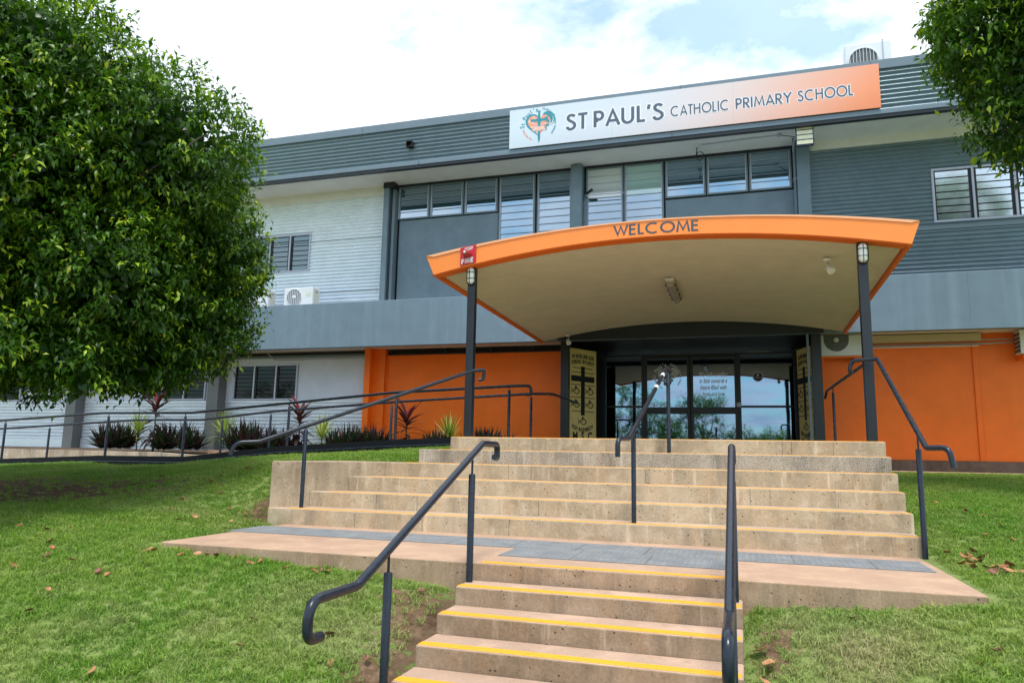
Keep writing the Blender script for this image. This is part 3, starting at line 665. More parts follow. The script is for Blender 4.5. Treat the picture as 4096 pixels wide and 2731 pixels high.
setp(obj('cladding_screws',screws(3.7,10,4.46,7.55,WY-.045,M_dark,.62,.282,skip=[gwn]),M_dark,bld),kind='stuff')
objs('eave_trim',MB().box(3.62,BX1,WY-.09,WY,7.60,7.775),M_soffit,bld)
objs('sill_flashing',MB().box(3.62,BX1,WY-.075,WY,4.435,4.56).box(3.62,BX1,WY-.06,WY,5.62,5.70),M_greyc,bld)
louvred_window(gwn[0]-.01,gwn[1]+.01,gwn[2]-.01,gwn[3]+.01,[6.75,7.5],7,M_gblade,label='silver bladed louvre window in the grey cladding')
# centre bay: panels + clerestory louvres
objs('spandrel_panel',MB().box(-6.36,-3.64,WY-.03,WY+.05,4.4,6.80),M_grey,bld,bevel=.004)
objs('spandrel_panel',MB().box(.48,3.30,WY-.03,WY+.05,4.4,6.76),M_grey,bld,bevel=.004)
objs('spandrel_panel',MB().box(-3.64,-1.72,WY-.03,WY+.05,4.4,5.3).box(-1.42,.46,WY-.03,WY+.05,4.4,5.3),M_grey,bld)
def cwin(x0,x1,z0,z1,nb,mat,split=None):
    wn=obj('window',border(MB(),x0,x1,z0,z1,WY-.05,WY+.05,.035),M_greyc,bld)
    cl=MB(); cl.box(x0+.036,x0+.052,WY-.062,WY-.01,z0+.036,z1-.036).box(x1-.052,x1-.036,WY-.062,WY-.01,z0+.036,z1-.036)
    objs('louvre_clip',cl,M_lav,wn)
    hh=(z1-z0-.07)/nb; groups={}
    for k in range(nb):
        mt_= split(k,nb) if split else mat
        groups.setdefault(mt_.name,(mt_,MB(),MB()))
        zc=z0+.035+hh*(k+.5); an=R(-3.5)
        groups[mt_.name][1].obox(((x0+x1)/2,WY-.025,zc),(1,0,0),(0,math.cos(an),math.sin(an)),(0,-math.sin(an),math.cos(an)),(x1-x0)/2-.05,.003,hh*.515)
    for mt_,b_,_ in groups.values(): obj('louvre_glass',b_,mt_,wn)
    e=MB()
    for k in range(nb): 
        zc=z0+.035+hh*k; e.box(x0+.05,x1-.05,WY-.052,WY-.046,zc+.000,zc+.006)
    obj('blade_edge',e,M_lav,wn)
    obj('backing',MB().box(x0+.03,x1-.03,WY+.035,WY+.045,z0+.03,z1-.03),M_black,wn)
ZT=7.71
for x0,x1 in ((-6.42,-5.52),(-5.50,-4.58),(-4.55,-3.66)): cwin(x0,x1,6.83,ZT,5,M_gup)
for x0,x1 in ((-3.62,-2.68),(-2.63,-1.75)): cwin(x0,x1,5.3,ZT,13,M_gup)
cwin(-1.40,-.50,5.3,ZT,13,M_gup,split=lambda k,n: M_gup2 if k>=9 else M_gup)
cwin(-.48,.44,5.3,ZT,13,M_gup,split=lambda k,n: M_gup3 if k>=9 else M_gup)
for x0,x1 in ((.48,1.39),(1.42,2.32),(2.35,3.25)): cwin(x0,x1,6.80,ZT,5,M_gup)
obj('window_head',MB().box(-6.45,3.33,WY-.065,WY,ZT,7.775),M_dark,bld)
# columns and pipes
def column(x0,x1,z0,z1,y0=WY-.32,mat=M_grey,name='column'): return obj(name,MB().box(x0,x1,y0,WY+.02,z0,z1),mat,bld,bevel=.006)
column(-6.70,-6.55,4.36,7.74); objs('column_web',MB().box(-6.55,-6.50,WY-.14,WY+.02,4.36,7.74).box(-6.50,-6.43,WY-.2,WY+.02,4.36,7.74),M_greyc,bld)
obj('column_cap',MB().box(-6.71,-6.40,WY-.34,WY,7.62,7.77),M_dark,bld)
obj('downpipe',MB().tube([(-6.525,WY-.22,4.36),(-6.525,WY-.22,7.66)],.022,10),M_dark,bld)
column(-1.72,-1.45,4.36,7.74); column(-1.45,-1.37,4.36,6.95,WY-.12,M_greyc,'column_web')
column(3.34,3.61,4.36,7.78); 
pp=obj('downpipe',MB().tube([(3.30,WY-.26,4.36),(3.30,WY-.26,7.60),(3.28,WY-.5,7.74)],.03,12),M_greyc,bld)
objs('pipe_clips',MB().box(3.26,3.35,WY-.295,WY-.1,5.7,5.73).box(3.26,3.35,WY-.295,WY-.1,6.9,6.93).box(3.26,3.35,WY-.295,WY-.1,4.9,4.93),M_greyc,bld)

# lower storey, left: white
lw=[(-21.7,-18.78,2.14,3.10),(-14.22,-12.03,2.15,3.10),(-11.13,-9.13,2.14,3.10)]
wl=MB()
xs=[BX0]+[c for h in lw for c in h[:2]]+[-7.02]
for i in range(0,len(xs),2): wl.box(xs[i],xs[i+1],WY-.02,WY+.06,2.11,3.32)
for h in lw: wl.box(h[0],h[1],WY-.02,WY+.06,h[3],3.32).box(h[0],h[1],WY-.02,WY+.06,2.11,h[2])
obj('white_wall',wl,M_wpaint,bld)
corr('white_cladding',BX0,-7.02,1.03,2.09,WY-.02,M_wsteel,.0942,.019)
objs('cladding_trim',MB().box(BX0,-7.02,WY-.04,WY,2.085,2.12).box(BX0,-7.02,WY-.045,WY+.05,.6,1.03),M_wsteel,bld)
for h,mu,lb in zip(lw,([-20.7,-19.75],[-13.5,-12.76],[-10.48,-9.80]),('dark louvre window at the far left of the ground floor','dark louvre window between two grey columns behind the red cordyline','dark louvre window beside the column nearest the orange wall')): louvred_window(h[0],h[1],h[2],h[3],mu,8,M_glow,WY-.0,lb,.5)
M_lcol=paint('warm_grey_column_paint',(.16,.165,.17),.55,.08,.1)
for x in (-21.6,-16.62,-11.73): column(x,x+.36,.55,3.32,WY-.34,M_lcol)
obj('shadow_strip',MB().box(BX0,-7.0,WY-.05,WY,3.26,3.32),M_greyc,bld)  # grey strip paints the shadow below the band onto the wall top
obj('conduit',MB().tube([(-10.1,WY-.06,3.40),(-9.9,WY-.06,3.24),(-9.8,WY-.06,3.215),(-7.0,WY-.06,3.215)],.014,8),M_lav,bld)
# orange wall left
obj('orange_wall',MB().box(-6.55,-1.78,WY-.02,WY+.08,.8,3.27).box(-6.9,-6.55,WY-.12,WY+.08,.6,3.42),M_orange,bld,bevel=.003)
obj('orange_column',MB().box(-7.02,-6.86,WY-.32,WY+.02,.6,3.42),M_orange,bld,bevel=.005)
cl=MB(); border(cl,-6.45,-1.80,3.262,3.60,WY-.04,WY+.05,.03)
for x in (-4.95,-3.75,-2.7): cl.box(x,x+.03,WY-.039,WY+.049,3.29,3.57)
obj('clerestory_frame',cl,M_dark,bld)
obj('clerestory_glass',MB().box(-6.42,-1.83,WY+.0,WY+.01,3.29,3.57),M_glow,bld)
# orange wall right + plinth
obj('orange_wall',MB().box(3.6,BX1,WY-.02,WY+.08,.87,3.42),M_orange,bld,bevel=.003)
obj('orange_wall_joint',MB().tube([(6.50,WY-.035,.88),(6.50,WY-.035,3.28)],.014,8).box(6.6,6.61,WY-.024,WY-.018,.88,3.4),M_orange,bld)
obj('plinth',MB().box(3.64,BX1,WY-.07,WY+.08,.3,.868),M_plinth,bld,bevel=.01)
# entrance porch
PD=12.4
obj('entrance_post',MB().box(-1.72,-1.55,FY+.02,FY+.2,TOP,3.45),M_post,bld,bevel=.004); obj('entrance_post',MB().box(3.40,3.58,FY+.02,FY+.2,TOP,3.45),M_post,bld,bevel=.004)
obj('entrance_post',MB().box(3.31,3.355,FY+.02,FY+.09,TOP,3.32),M_greyc,bld,bevel=.003)
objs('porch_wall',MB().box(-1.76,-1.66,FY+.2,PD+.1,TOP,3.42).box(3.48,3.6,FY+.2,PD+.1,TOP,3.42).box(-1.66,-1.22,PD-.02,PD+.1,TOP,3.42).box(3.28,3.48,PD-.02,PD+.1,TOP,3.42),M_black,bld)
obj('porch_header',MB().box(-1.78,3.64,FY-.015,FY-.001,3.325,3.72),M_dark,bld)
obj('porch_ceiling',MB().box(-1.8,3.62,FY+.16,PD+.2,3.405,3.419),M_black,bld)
ef=MB(); y0,y1=PD-.03,PD+.06
ef.box(-1.22,3.28,y0,y1,3.255,3.30)
for x in (-1.22,-.27,.0,0): pass
for a,b_ in ((-1.22,-1.14),(-.27,-.20),(1.965,2.035),(3.20,3.28)): ef.box(a,b_,y0,y1,TOP,3.255)
ef.box(-1.14,-.27,y0,y1,2.01,2.06).box(2.035,3.20,y0,y1,2.01,2.06).box(-1.14,-.27,y0,y1,TOP,1.12).box(2.035,3.20,y0,y1,TOP,1.12)
obj('entrance_frame',ef,M_dark,bld,bevel=.004)
def door(x0,x1):
    m=border(MB(),x0,x1,TOP+.01,3.25,PD-.05,PD-.005,.065); m.box(x0+.065,x1-.065,PD-.05,PD-.005,1.86,2.02)
    d=obj('door',m,M_dark,bld,bevel=.004)
    objs('glass',MB().box(x0+.06,x1-.06,PD-.03,PD-.024,2.015,3.19).box(x0+.06,x1-.06,PD-.03,PD-.024,TOP+.07,1.865),M_gdoor,d)
    return d
d1=door(-.195,.875); d2=door(.89,1.96)
objs('sidelight_glass',MB().box(-1.15,-.26,PD,PD+.006,1.1,3.26).box(2.03,3.21,PD,PD+.006,1.1,3.26),M_gdoor,bld)
obj('transom_glass',MB().box(-1.2,3.26,PD,PD+.006,3.30,3.41),M_gdoor,bld)
# foyer behind the doors
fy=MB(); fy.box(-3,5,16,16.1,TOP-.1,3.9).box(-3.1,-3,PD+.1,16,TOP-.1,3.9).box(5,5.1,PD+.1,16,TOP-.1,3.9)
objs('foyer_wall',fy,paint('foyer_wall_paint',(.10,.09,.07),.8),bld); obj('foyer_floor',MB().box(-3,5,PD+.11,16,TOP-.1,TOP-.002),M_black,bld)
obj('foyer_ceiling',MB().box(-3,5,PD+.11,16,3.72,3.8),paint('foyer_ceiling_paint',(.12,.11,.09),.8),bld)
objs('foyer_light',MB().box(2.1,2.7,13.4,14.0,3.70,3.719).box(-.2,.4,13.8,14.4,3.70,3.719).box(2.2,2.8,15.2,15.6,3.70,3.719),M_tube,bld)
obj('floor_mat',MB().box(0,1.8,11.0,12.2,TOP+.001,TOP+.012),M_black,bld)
# small card reader on the door mullion
setp(obj('card_reader',MB().box(1.93,2.04,PD-.055,PD-.03,2.02,2.13),M_lav,origin=(1.98,PD,2.02),bevel=.008),'small square silver card reader on the glass door frame','card reader')

# ------------------------------------------------------------------ entrance canopy
cn=thing('entrance_canopy',(.95,7,3.3),'orange edged canopy with curved corrugated roof over the terrace, WELCOME on its front','canopy')
zt=lambda x: 3.925-.0285*(x-1)**2
zb=lambda x: 3.705-.034*(x-1.0)**2
C0,C1=-2.20,4.08
N=48
def fascia(y0,y1,zlo,zhi,inset=.0):
    m=MB(); xs0=[C0+inset+(C1-C0-2*inset)*i/N for i in range(N+1)]; vs=[]
    for x in xs0:
        t=(x-C0)/(C1-C0); tx=x+(-.05+.10*t); bx=x+(.07-.12*t)
        vs+=[(bx,y0,zlo(x)),(tx,y0,zhi(x)),(tx,y1,zhi(x)),(bx,y1,zlo(x))]
    fs=[]
    for i in range(N):
        a=i*4;c=a+4
        fs+=[(a,c,c+1,a+1),(a+1,c+1,c+2,a+2),(a+2,c+2,c+3,a+3),(a+3,c+3,c,a)]
    fs+=[(0,1,2,3),(4*N+3,4*N+2,4*N+1,4*N)]
    m.add(vs,fs); return m
CF=3.95
obj('fascia',fascia(CF,CF+.10,lambda x:zb(x)+.0,zt),M_orfas,cn)
obj('fascia_lip',fascia(CF-.012,CF+.0,lambda x:zt(x)-.012,lambda x:zt(x)+.006),paint('pale_orange_lip',(.85,.42,.22),.4,.03,0),cn)
obj('fascia_underside',fascia(CF+.02,CF+.21,lambda x:zb(x)-.012,lambda x:zb(x)-.002,.07),M_ortrim,cn)
def drop(y): return -.085*(y-4.05)/5.95
sm=MB(); pitch=.105; M_=int((9.98-4.06)/pitch*6); ys=[4.06+(9.98-4.06)*i/M_ for i in range(M_+1)]; NX=36
xs0=[C0+.10+(C1-C0-.2)*i/NX for i in range(NX+1)]
vs=[(x,y,zb(x)+.03+drop(y)+.014*math.sin(2*PI*y/pitch)) for y in ys for x in xs0]
sm.add(vs,[(j*(NX+1)+i,(j+1)*(NX+1)+i,(j+1)*(NX+1)+i+1,j*(NX+1)+i+1) for j in range(M_) for i in range(NX)],True); obj('corrugated_soffit',sm,M_csoff,cn)
tm=MB(); vs=[(x,y,zt(x)-.05+drop(y)) for y in (4.05,9.99) for x in xs0]
tm.add(vs,[(i,i+1,NX+2+i,NX+1+i) for i in range(NX)],True); obj('roof_sheet',tm,M_greyc,cn)
for sx,X in ((-1,C0+.06),(1,C1-.06)):
    m=MB(); a=.045
    for y0_,y1_ in ((4.05,9.99),):
        zl=zb(X)-.015; 
        P=[(X-a*.5,y0_,zl),(X+a*.5,y0_,zl),(X+a*.5,y0_,zl+.055),(X-a*.5,y0_,zl+.055),(X-a*.5,y1_,zl+drop(y1_)),(X+a*.5,y1_,zl+drop(y1_)),(X+a*.5,y1_,zl+.055+drop(y1_)),(X-a*.5,y1_,zl+.055+drop(y1_))]
        m.add(P,[(0,1,2,3),(7,6,5,4),(0,4,5,1),(1,5,6,2),(2,6,7,3),(3,7,4,0)])
    obj('side_trim',m,M_ortrim,cn)
    m=MB(); P=[(X-.02,4.05,zb(X)+.04),(X+.02,4.05,zb(X)+.04),(X+.02,4.05,zt(X)-.03),(X-.02,4.05,zt(X)-.03)]; P+=[(x,9.99,z+drop(9.99)) for x,y,z in P]
    m.add(P,[(0,1,2,3),(7,6,5,4),(0,4,5,1),(1,5,6,2),(2,6,7,3),(3,7,4,0)]); objs('side_board',m,M_ortrim,cn)
for X in (-1.60,3.512):
    m=MB().box(X-.055,X+.055,4.085,4.195,TOP,zb(X)+.02); obj('post',m,M_post,cn,bevel=.006)

# ------------------------------------------------------------------ lettering
GL_={ 'T':[[(0,.93),(.52,.93)],[(.26,.93),(.26,0)]],'L':[[(.07,1),(.07,.07),(.42,.07)]],'I':[[(.07,1),(.07,0)]],
 'H':[[(.07,1),(.07,0)],[(.63,1),(.63,0)],[(.07,.53),(.63,.53)]],'E':[[(.46,.93),(.07,.93),(.07,.07),(.46,.07)],[(.07,.53),(.44,.53)]],
 'F':[[(.46,.93),(.07,.93),(.07,0)],[(.07,.52),(.43,.52)]],
 'A':[[(.04,0),(.37,.93),(.70,0)],[(.17,.30),(.57,.30)]],'M':[[(.05,0),(.17,.93),(.45,.18),(.73,.93),(.85,0)]],'W':[[(.03,1),(.28,.12),(.50,.90),(.72,.12),(.97,1)]],
 'Y':[[(.03,1),(.34,.48),(.65,1)],[(.34,.48),(.34,0)]],"'":[[(.10,1.0),(.04,.72)]],' ':[]}
def arc(cx,cy,rx,ry,a0,a1,n=20): return [(cx+rx*math.cos(R(a0+(a1-a0)*i/n)),cy+ry*math.sin(R(a0+(a1-a0)*i/n))) for i in range(n+1)]
GL_['O']=[arc(.5,.5,.44,.45,90,450,36)]; GL_['C']=[arc(.5,.5,.44,.45,52,308,26)]
GL_['P']=[[(.07,0),(.07,.93),(.27,.93)]+arc(.27,.69,.21,.24,90,-90,12)+[(.16,.45)]]
GL_['R']=[[(.07,0),(.07,.93),(.27,.93)]+arc(.27,.69,.21,.24,90,-90,12)+[(.16,.45)],[(.24,.45),(.53,0)]]
GL_['U']=[[(.07,1),(.07,.34)]+arc(.33,.34,.26,.28,180,360,16)+[(.59,1)]]
GL_['S']=[[(.48,.83),(.42,.90),(.31,.94),(.20,.92),(.12,.83),(.12,.70),(.19,.61),(.30,.54),(.41,.46),(.48,.37),(.49,.24),(.43,.13),(.31,.06),(.18,.07),(.09,.15),(.06,.24)]]
ADV={'T':.56,'L':.50,'I':.22,'H':.80,'E':.58,'F':.56,'A':.78,'M':.96,'W':1.04,'Y':.72,"'":.22,' ':.36,'O':1.06,'C':.98,'P':.60,'R':.64,'U':.76,'S':.63}
def ribbon(mb, pts, w, fn, d):
    pts=[p for i,p in enumerate(pts) if i==0 or math.hypot(p[0]-pts[i-1][0],p[1]-pts[i-1][1])>1e-5]
    n=len(pts); closed=abs(pts[0][0]-pts[-1][0])<1e-6 and abs(pts[0][1]-pts[-1][1])<1e-6
    L_=[];R_=[]
    for i,(x,y) in enumerate(pts):
        def dr(a,b): q=Vector((b[0]-a[0],b[1]-a[1])); return q.normalized()
        d1=dr(pts[i-1],pts[i]) if i>0 else (dr(pts[-2],pts[-1]) if closed else dr(pts[0],pts[1]))
        d2=dr(pts[i],pts[i+1]) if i<n-1 else (dr(pts[0],pts[1]) if closed else d1)
        t=(d1+d2); t=t.normalized() if t.length>1e-6 else d2
        k=min(2.2,1/max(.2,t.dot(d1))); nx_,ny_=-t.y*w/2*k,t.x*w/2*k
        L_.append((x+nx_,y+ny_)); R_.append((x-nx_,y-ny_))
    vs=[fn(u,v,d) for u,v in L_]+[fn(u,v,d) for u,v in R_]
    mb.add(vs,[(i,n+i,n+i+1,i+1) for i in range(n-1)])
def stroke_text(txt,h,w,fn,x0,y0,d,track=.04,grow=0,sx=1.0):
    m=MB(); x=x0; e=0
    for ch in txt:
        for st in GL_[ch]:
            st=list(st)
            if grow and len(st)>1:
                a,b_=Vector(st[0]),Vector(st[1]); 
                if (a-Vector(st[-1])).length>1e-6:
                    q=a+(a-b_).normalized()*grow; st[0]=(q.x,q.y); a,b_=Vector(st[-1]),Vector(st[-2]) if len(st)>2 else Vector(GL_[ch][0][0])
                    if (a-b_).length>1e-6: q=a+(a-b_).normalized()*grow; st[-1]=(q.x,q.y)
            e+=1; ribbon(m,[(x+u*h*sx,y0+v*h) for u,v in st],(w+2*grow)*h,fn,d+e*.00012)
        x+=(ADV[ch]*sx+track)*h
    return m,x
BOLD=[.022]
def bfont(txt,size,fn,x0,y0,d,align='LEFT',sx=1.0,shear=0,ang=0):
    c=D.curves.new('t','FONT'); c.body=txt; c.size=size; c.align_x=align; c.shear=shear; c.resolution_u=3; c.offset=size*BOLD[0]
    o=D.objects.new('t',c); me=D.meshes.new_from_object(o)
    m=MB(); ca,sa=math.cos(ang),math.sin(ang)
    P=[(v.co.x*sx,v.co.y) for v in me.vertices]
    m.add([fn(x0+u*ca-v*sa,y0+u*sa+v*ca,d) for u,v in P],[tuple(p.vertices) for p in me.polygons])
    D.objects.remove(o); D.meshes.remove(me); D.curves.remove(c); return m
def merge(a,b): a.add(b.v,b.f); return a
def arctext(txt,size,fn,cx,cy,r,a0,a1,d,sx=1.0,inward=False):
    m=MB(); n=len(txt)
    for i,ch in enumerate(txt):
        if ch==' ': continue
        a=R(a0+(a1-a0)*(i+.5)/n); rot=a-PI/2 if not inward else a+PI/2
        merge(m,bfont(ch,size,fn,cx+r*math.cos(a),cy+r*math.sin(a),d+i*.00005,'CENTER',sx,0,rot))
    return m
M_letter=paint('charcoal_blue_lettering',(.055,.075,.11),.45,.05,0)
M_sletter=paint('slate_blue_lettering',(.085,.11,.165),.45,.05,0)
M_halo=paint('white_lettering_outline',(.80,.80,.84),.45,.03,0)
def word(txt,h,w,fn,xa,xb,y0,d,track=.04,grow=0):
    _,xe_=stroke_text(txt,h,w,fn,0,y0,d,track); nat=xe_-track*h-.03*h; k_=(xb-xa)/nat
    m,_=stroke_text(txt,h,w,fn,0,y0,d,track,grow,1.0) if False else (None,None)
    f3=lambda u,v,dd: fn(xa+u*k_,v,dd)
    return stroke_text(txt,h,w,f3,0,y0,d,track,grow)[0]
# WELCOME on the canopy fascia, following its curve
def fw_(u,v,d):
    X=u; return (X,CF-d,(zb(X)+zt(X))*.5+(v-.073))
wm_=word('WELCOME',.148,.15,fw_,.475,1.59,0,.003,.035); obj('lettering',wm_,M_letter,cn)

# school name sign
sg=thing('school_sign',(.95,FY-.05,7.9),'long sign reading ST PAUL\'S CATHOLIC PRIMARY SCHOOL, fading from white to orange','sign')
def signmat():
    m=NT('sign_print'); s_=m.node('SeparateXYZ'); m.link(m.pos(),s_.inputs[0])
    fx_=m.math('DIVIDE',m.math('ADD',s_.outputs['X'],2.98),7.88); fz=m.math('DIVIDE',m.math('SUBTRACT',s_.outputs['Z'],7.88),.97)
    f=m.math('SUBTRACT',fx_,m.math('MULTIPLY',fz,.10))
    a=m.ramp(f,[(.0,(.62,.70,.80)),(.30,(.66,.68,.76)),(.55,(.72,.60,.60)),(.80,(.82,.42,.31)),(.94,(.86,.30,.15)),(1,(.86,.27,.12))])
    b_=m.ramp(fz,[(0,.90),(.45,1.0),(1,1.0)])
    m.base(m.mix(1,a,b_,'MULTIPLY')); m.set(.35,0,.4); return m.m
SY=FY-.075
obj('panel',MB().box(-2.98,4.90,SY,FY-.05,7.885,8.835),signmat(),sg,bevel=.002)
fs_=lambda u,v,d:(u,SY-d,v)
# sign baseline: straight in the world
WD=(("ST",.39,.165,-1.62,-1.115,8.17),("PAUL'S",.39,.165,-.975,.60,8.17),("CATHOLIC",.238,.155,.735,1.975,8.212),("PRIMARY",.238,.155,2.10,3.225,8.212),("SCHOOL",.238,.155,3.34,4.41,8.212))
for t_,h_,w_,xa,xb,zz_ in WD:
    obj('lettering_outline',word(t_,h_,w_,fs_,xa,xb,zz_,.0008,.045,.065),M_halo,sg); obj('lettering',word(t_,h_,w_,fs_,xa,xb,zz_,.0024,.045),M_sletter,sg)
obj('panel_joint',MB().box(-.56,-.556,SY-.0006,SY,7.89,8.83).box(2.05,2.054,SY-.0006,SY,7.89,8.83),M_lav,sg)
# emblem
def emblem(fn,s,parent,cols,rays=True):
    """units: heart about 1 wide; fn(u,v,d)"""
    teal,salm,pale,ink=cols
    F_=lambda u,v,d: fn(u*s,v*s,d)
    def heart(sc,n=60):
        P=[]
        for i in range(n):
            t=2*PI*i/n; P.append((sc*.031*16*math.sin(t)**3, sc*.033*(13*math.cos(t)-5*math.cos(2*t)-2*math.cos(3*t)-math.cos(4*t))+.02))
        return P
    if rays:
        hp=heart(.96); m=MB(); m.add([F_(u,v,.0010) for u,v in hp],[tuple(range(len(hp)))[::-1]]); obj('emblem_heart',m,salm,parent)
        m=MB()
        hp=heart(.93,72); c=(0,-.05)
        for i in range(0,72,6):
            a,b_,e=hp[i],hp[(i+1)%72],hp[(i+2)%72]
            m.add([F_(c[0],c[1],.0014),F_(a[0],a[1],.0014),F_(b_[0],b_[1],.0014),F_(e[0],e[1],.0014)],[(0,3,2,1)])
        obj('emblem_rays',m,pale,parent)
    m=MB(); hp=heart(1.06,80); 
    left=[p for p in hp if p[0]<=0]; left=sorted(left,key=lambda p:0)
    idx=[i for i in range(80) if hp[i][0]<-.02]
    pts=[hp[i] for i in idx]
    for i,(a,b_) in enumerate(zip(pts,pts[1:])):
        t=i/len(pts); wd=.012+.035*math.sin(PI*t)
        ribbon(m,[a,b_],wd*2,F_,.0018+i*.00001)
    # right feathered crescents
    idx=[i for i in range(80) if hp[i][0]>.06]
    for off,wd0,mx_ in ((1.0,.10,.0),(1.17,.045,.02)):
        pts=[(hp[i][0]*off+mx_,hp[i][1]*off) for i in idx][2:-8]
        for i,(a,b_) in enumerate(zip(pts,pts[1:])):
            t=i/len(pts); wd=.01+wd0*math.sin(PI*min(1,t*1.15+.05)); ribbon(m,[a,b_],max(.01,wd)*1.3,F_,.0020+off*.0004+i*.00001)
    for k,(u,v) in enumerate(((.30,.26),(.36,.10),(.33,-.06),(.25,-.20))):
        m.add([F_(u-.13,v-.02,.0026+k*.0001),F_(u+.08,v-.07,.0026+k*.0001),F_(u+.07,v+.08,.0026+k*.0001)],[(0,1,2)])
    # sword cross
    sw=[(-.06,.60),(.06,.60),(.06,.56),(.04,.55),(.05,.30),(.10,.24),(.36,.25),(.36,.14),(.10,.13),(.055,.06),(.05,-.62),(0,-.80),(-.05,-.62),(-.055,.06),(-.10,.13),(-.36,.14),(-.36,.25),(-.10,.24),(-.05,.30),(-.04,.55),(-.06,.56)]
    m.add([F_(u,v,.0032) for u,v in sw],[tuple(range(len(sw)))[::-1]])
    obj('emblem_sword',m,teal,parent)
    bk=[(-.30,-.28),(-.18,-.05),(0,-.09),(.18,-.05),(.30,-.28),(.10,-.24),(0,-.29),(-.10,-.24)]
    m=MB(); m.add([F_(u,v,.0038) for u,v in bk],[tuple(range(len(bk)))[::-1]]) ; obj('emblem_book',m,pale,parent)
    m=MB(); ribbon(m,bk+[bk[0]],.022,F_,.0042); ribbon(m,[(0,-.09),(0,-.29)],.018,F_,.0044); obj('emblem_outline',m,ink,parent)
M_teal=paint('teal_print',(.035,.27,.34),.45,.04,0); M_salm=paint('salmon_print',(.83,.33,.22),.45,.03,0); M_pale=paint('pale_salmon_print',(.86,.52,.42),.45,.03,0)
ec=(-2.26,8.405)
emblem(lambda u,v,d:(ec[0]+u,SY-d,ec[1]+v),.57,sg,(M_teal,M_salm,M_pale,M_lav))
fe=lambda u,v,d:(ec[0]+u,SY-d,ec[1]+v)
at=arctext("St Paul's",.15,fe,-.01,-.02,.345,186,92,.002,.9); merge(at,arctext("Catholic Primary School",.075,fe,.0,0,.37,78,-42,.002,1.0)); obj('emblem_lettering',at,M_teal,sg)
obj('emblem_lettering',arctext("Faith, Hope, Love",.062,fe,.02,.03,.44,198,243,.002,1.0,True),M_salm,sg)

# banners either side of the doors
M_ban=paint('gold_banner_print',(.78,.62,.24),.5,.05,0)
def banner(label,p0,p1,z0,z1,flip,last):
    b=thing('banner',((p0[0]+p1[0])/2,(p0[1]+p1[1])/2,z0),label,'banner')
    a=Vector((p0[0],p0[1],0)); c=Vector((p1[0],p1[1],0)); ux=(c-a).normalized(); W_=(c-a).length; n=Vector((ux.y,-ux.x,0))
    fn=lambda u,v,d: tuple(a+ux*u+Vector((0,0,v))+n*d)
    H_=z1-z0; m=MB(); m.prism([(0,z0),(W_,z0),(W_,z1),(0,z1)],fn,-.03,0); obj('panel',m,M_ban,b)
    k=MB(); cx=W_/2
    def txt(t,size,y,sx=.75):
        m_=bfont(t,size,fn,cx,y,.002,'CENTER',sx); merge(k,m_)
    # arched mottoes
    def curved(t,size,y,bow,sx):
        nn_=len(t); w_=W_*.80
        for i,ch in enumerate(t):
            if ch==' ': continue
            q=(i+.5)/nn_-.5; merge(k,bfont(ch,size,fn,cx+q*w_,y+bow*(1-4*q*q),.002+i*.00005,'CENTER',sx,0,-bow*8*q/w_*.9))
    BOLD[0]=.035
    curved("IN FAITH AND LOVE",.125,z1-.225,.02,.78); curved("STRONG IN UNITY",.125,z1-.37,.05,.82)
    k.add([fn(cx-.062,z1-1.49,.003),fn(cx+.062,z1-1.49,.003),fn(cx+.062,z1-.39,.003),fn(cx-.062,z1-.39,.003)],[(0,1,2,3)])
    k.add([fn(cx-.37,z1-.735,.0035),fn(cx+.37,z1-.735,.0035),fn(cx+.37,z1-.605,.0035),fn(cx-.37,z1-.605,.0035)],[(0,1,2,3)])
    for y,w_ in ((z1-.43,.31),(z1-.53,.36),(z1-.81,.38),(z1-1.09,.38),(z1-1.40,.35)):
        for s_ in (-1,1):
            pts=[(cx+s_*(.062+(w_-.062)*i/16),y+.010*math.sin(i*1.1)) for i in range(17)]; ribbon(k,pts if s_>0 else pts[::-1],.016,fn,.0025)
    def fish(x,y,s):
        up_=[(x-.30*s,y+.0),(x-.18*s,y+.06*s),(x,y+.22*s),(x+.22*s,y+.16*s),(x+.40*s,y-.02*s)]
        lo_=[(x-.30*s,y+.0),(x-.18*s,y-.08*s),(x,y-.2*s),(x+.2*s,y-.18*s),(x+.40*s,y-.02*s)]
        for P in (up_,lo_): ribbon(k,P,.07*s,fn,.0026)
        ribbon(k,[(x-.30*s,y),(x-.46*s,y+.20*s),(x-.40*s,y),(x-.48*s,y-.18*s),(x-.30*s,y)],.05*s,fn,.0028)
        ribbon(k,[(x-.12*s,y+.12*s),(x-.02*s,y+.34*s),(x+.16*s,y+.2*s)],.08*s,fn,.0029)
        ribbon(k,[(x-.06*s,y-.02*s),(x+.04*s,y+.14*s)],.06*s,fn,.0030)
        k.add([fn(x+.24*s+.04*s*math.cos(j*PI/4),y+.05*s+.05*s*math.sin(j*PI/4),.0031) for j in range(8)],[tuple(range(8))])
        ribbon(k,[(x+.20*s,y-.08*s),(x+.30*s,y-.07*s)],.03*s,fn,.0032)
    for (u,v) in ((-.22,-.95),(.22,-.95),(-.22,-1.25),(.22,-1.25),(0,-1.63)): fish(cx+u,z1+v,.31)
    curved("RICH IN DIVERSITY",.12,z1-1.76,-.09,.78)
    curved(last,.26,z1-2.04,0,.8); BOLD[0]=.022
    obj('lettering',k,M_black,b); return b
banner('gold banner with black cross and fish, left of the entrance doors',(-1.60,10.32),(-1.13,11.05),1.06,3.215,False,"MSC")
banner('gold banner half hidden behind the right entrance post',(3.19,11.05),(3.40,10.36),1.06,3.13,True,"OLSH")

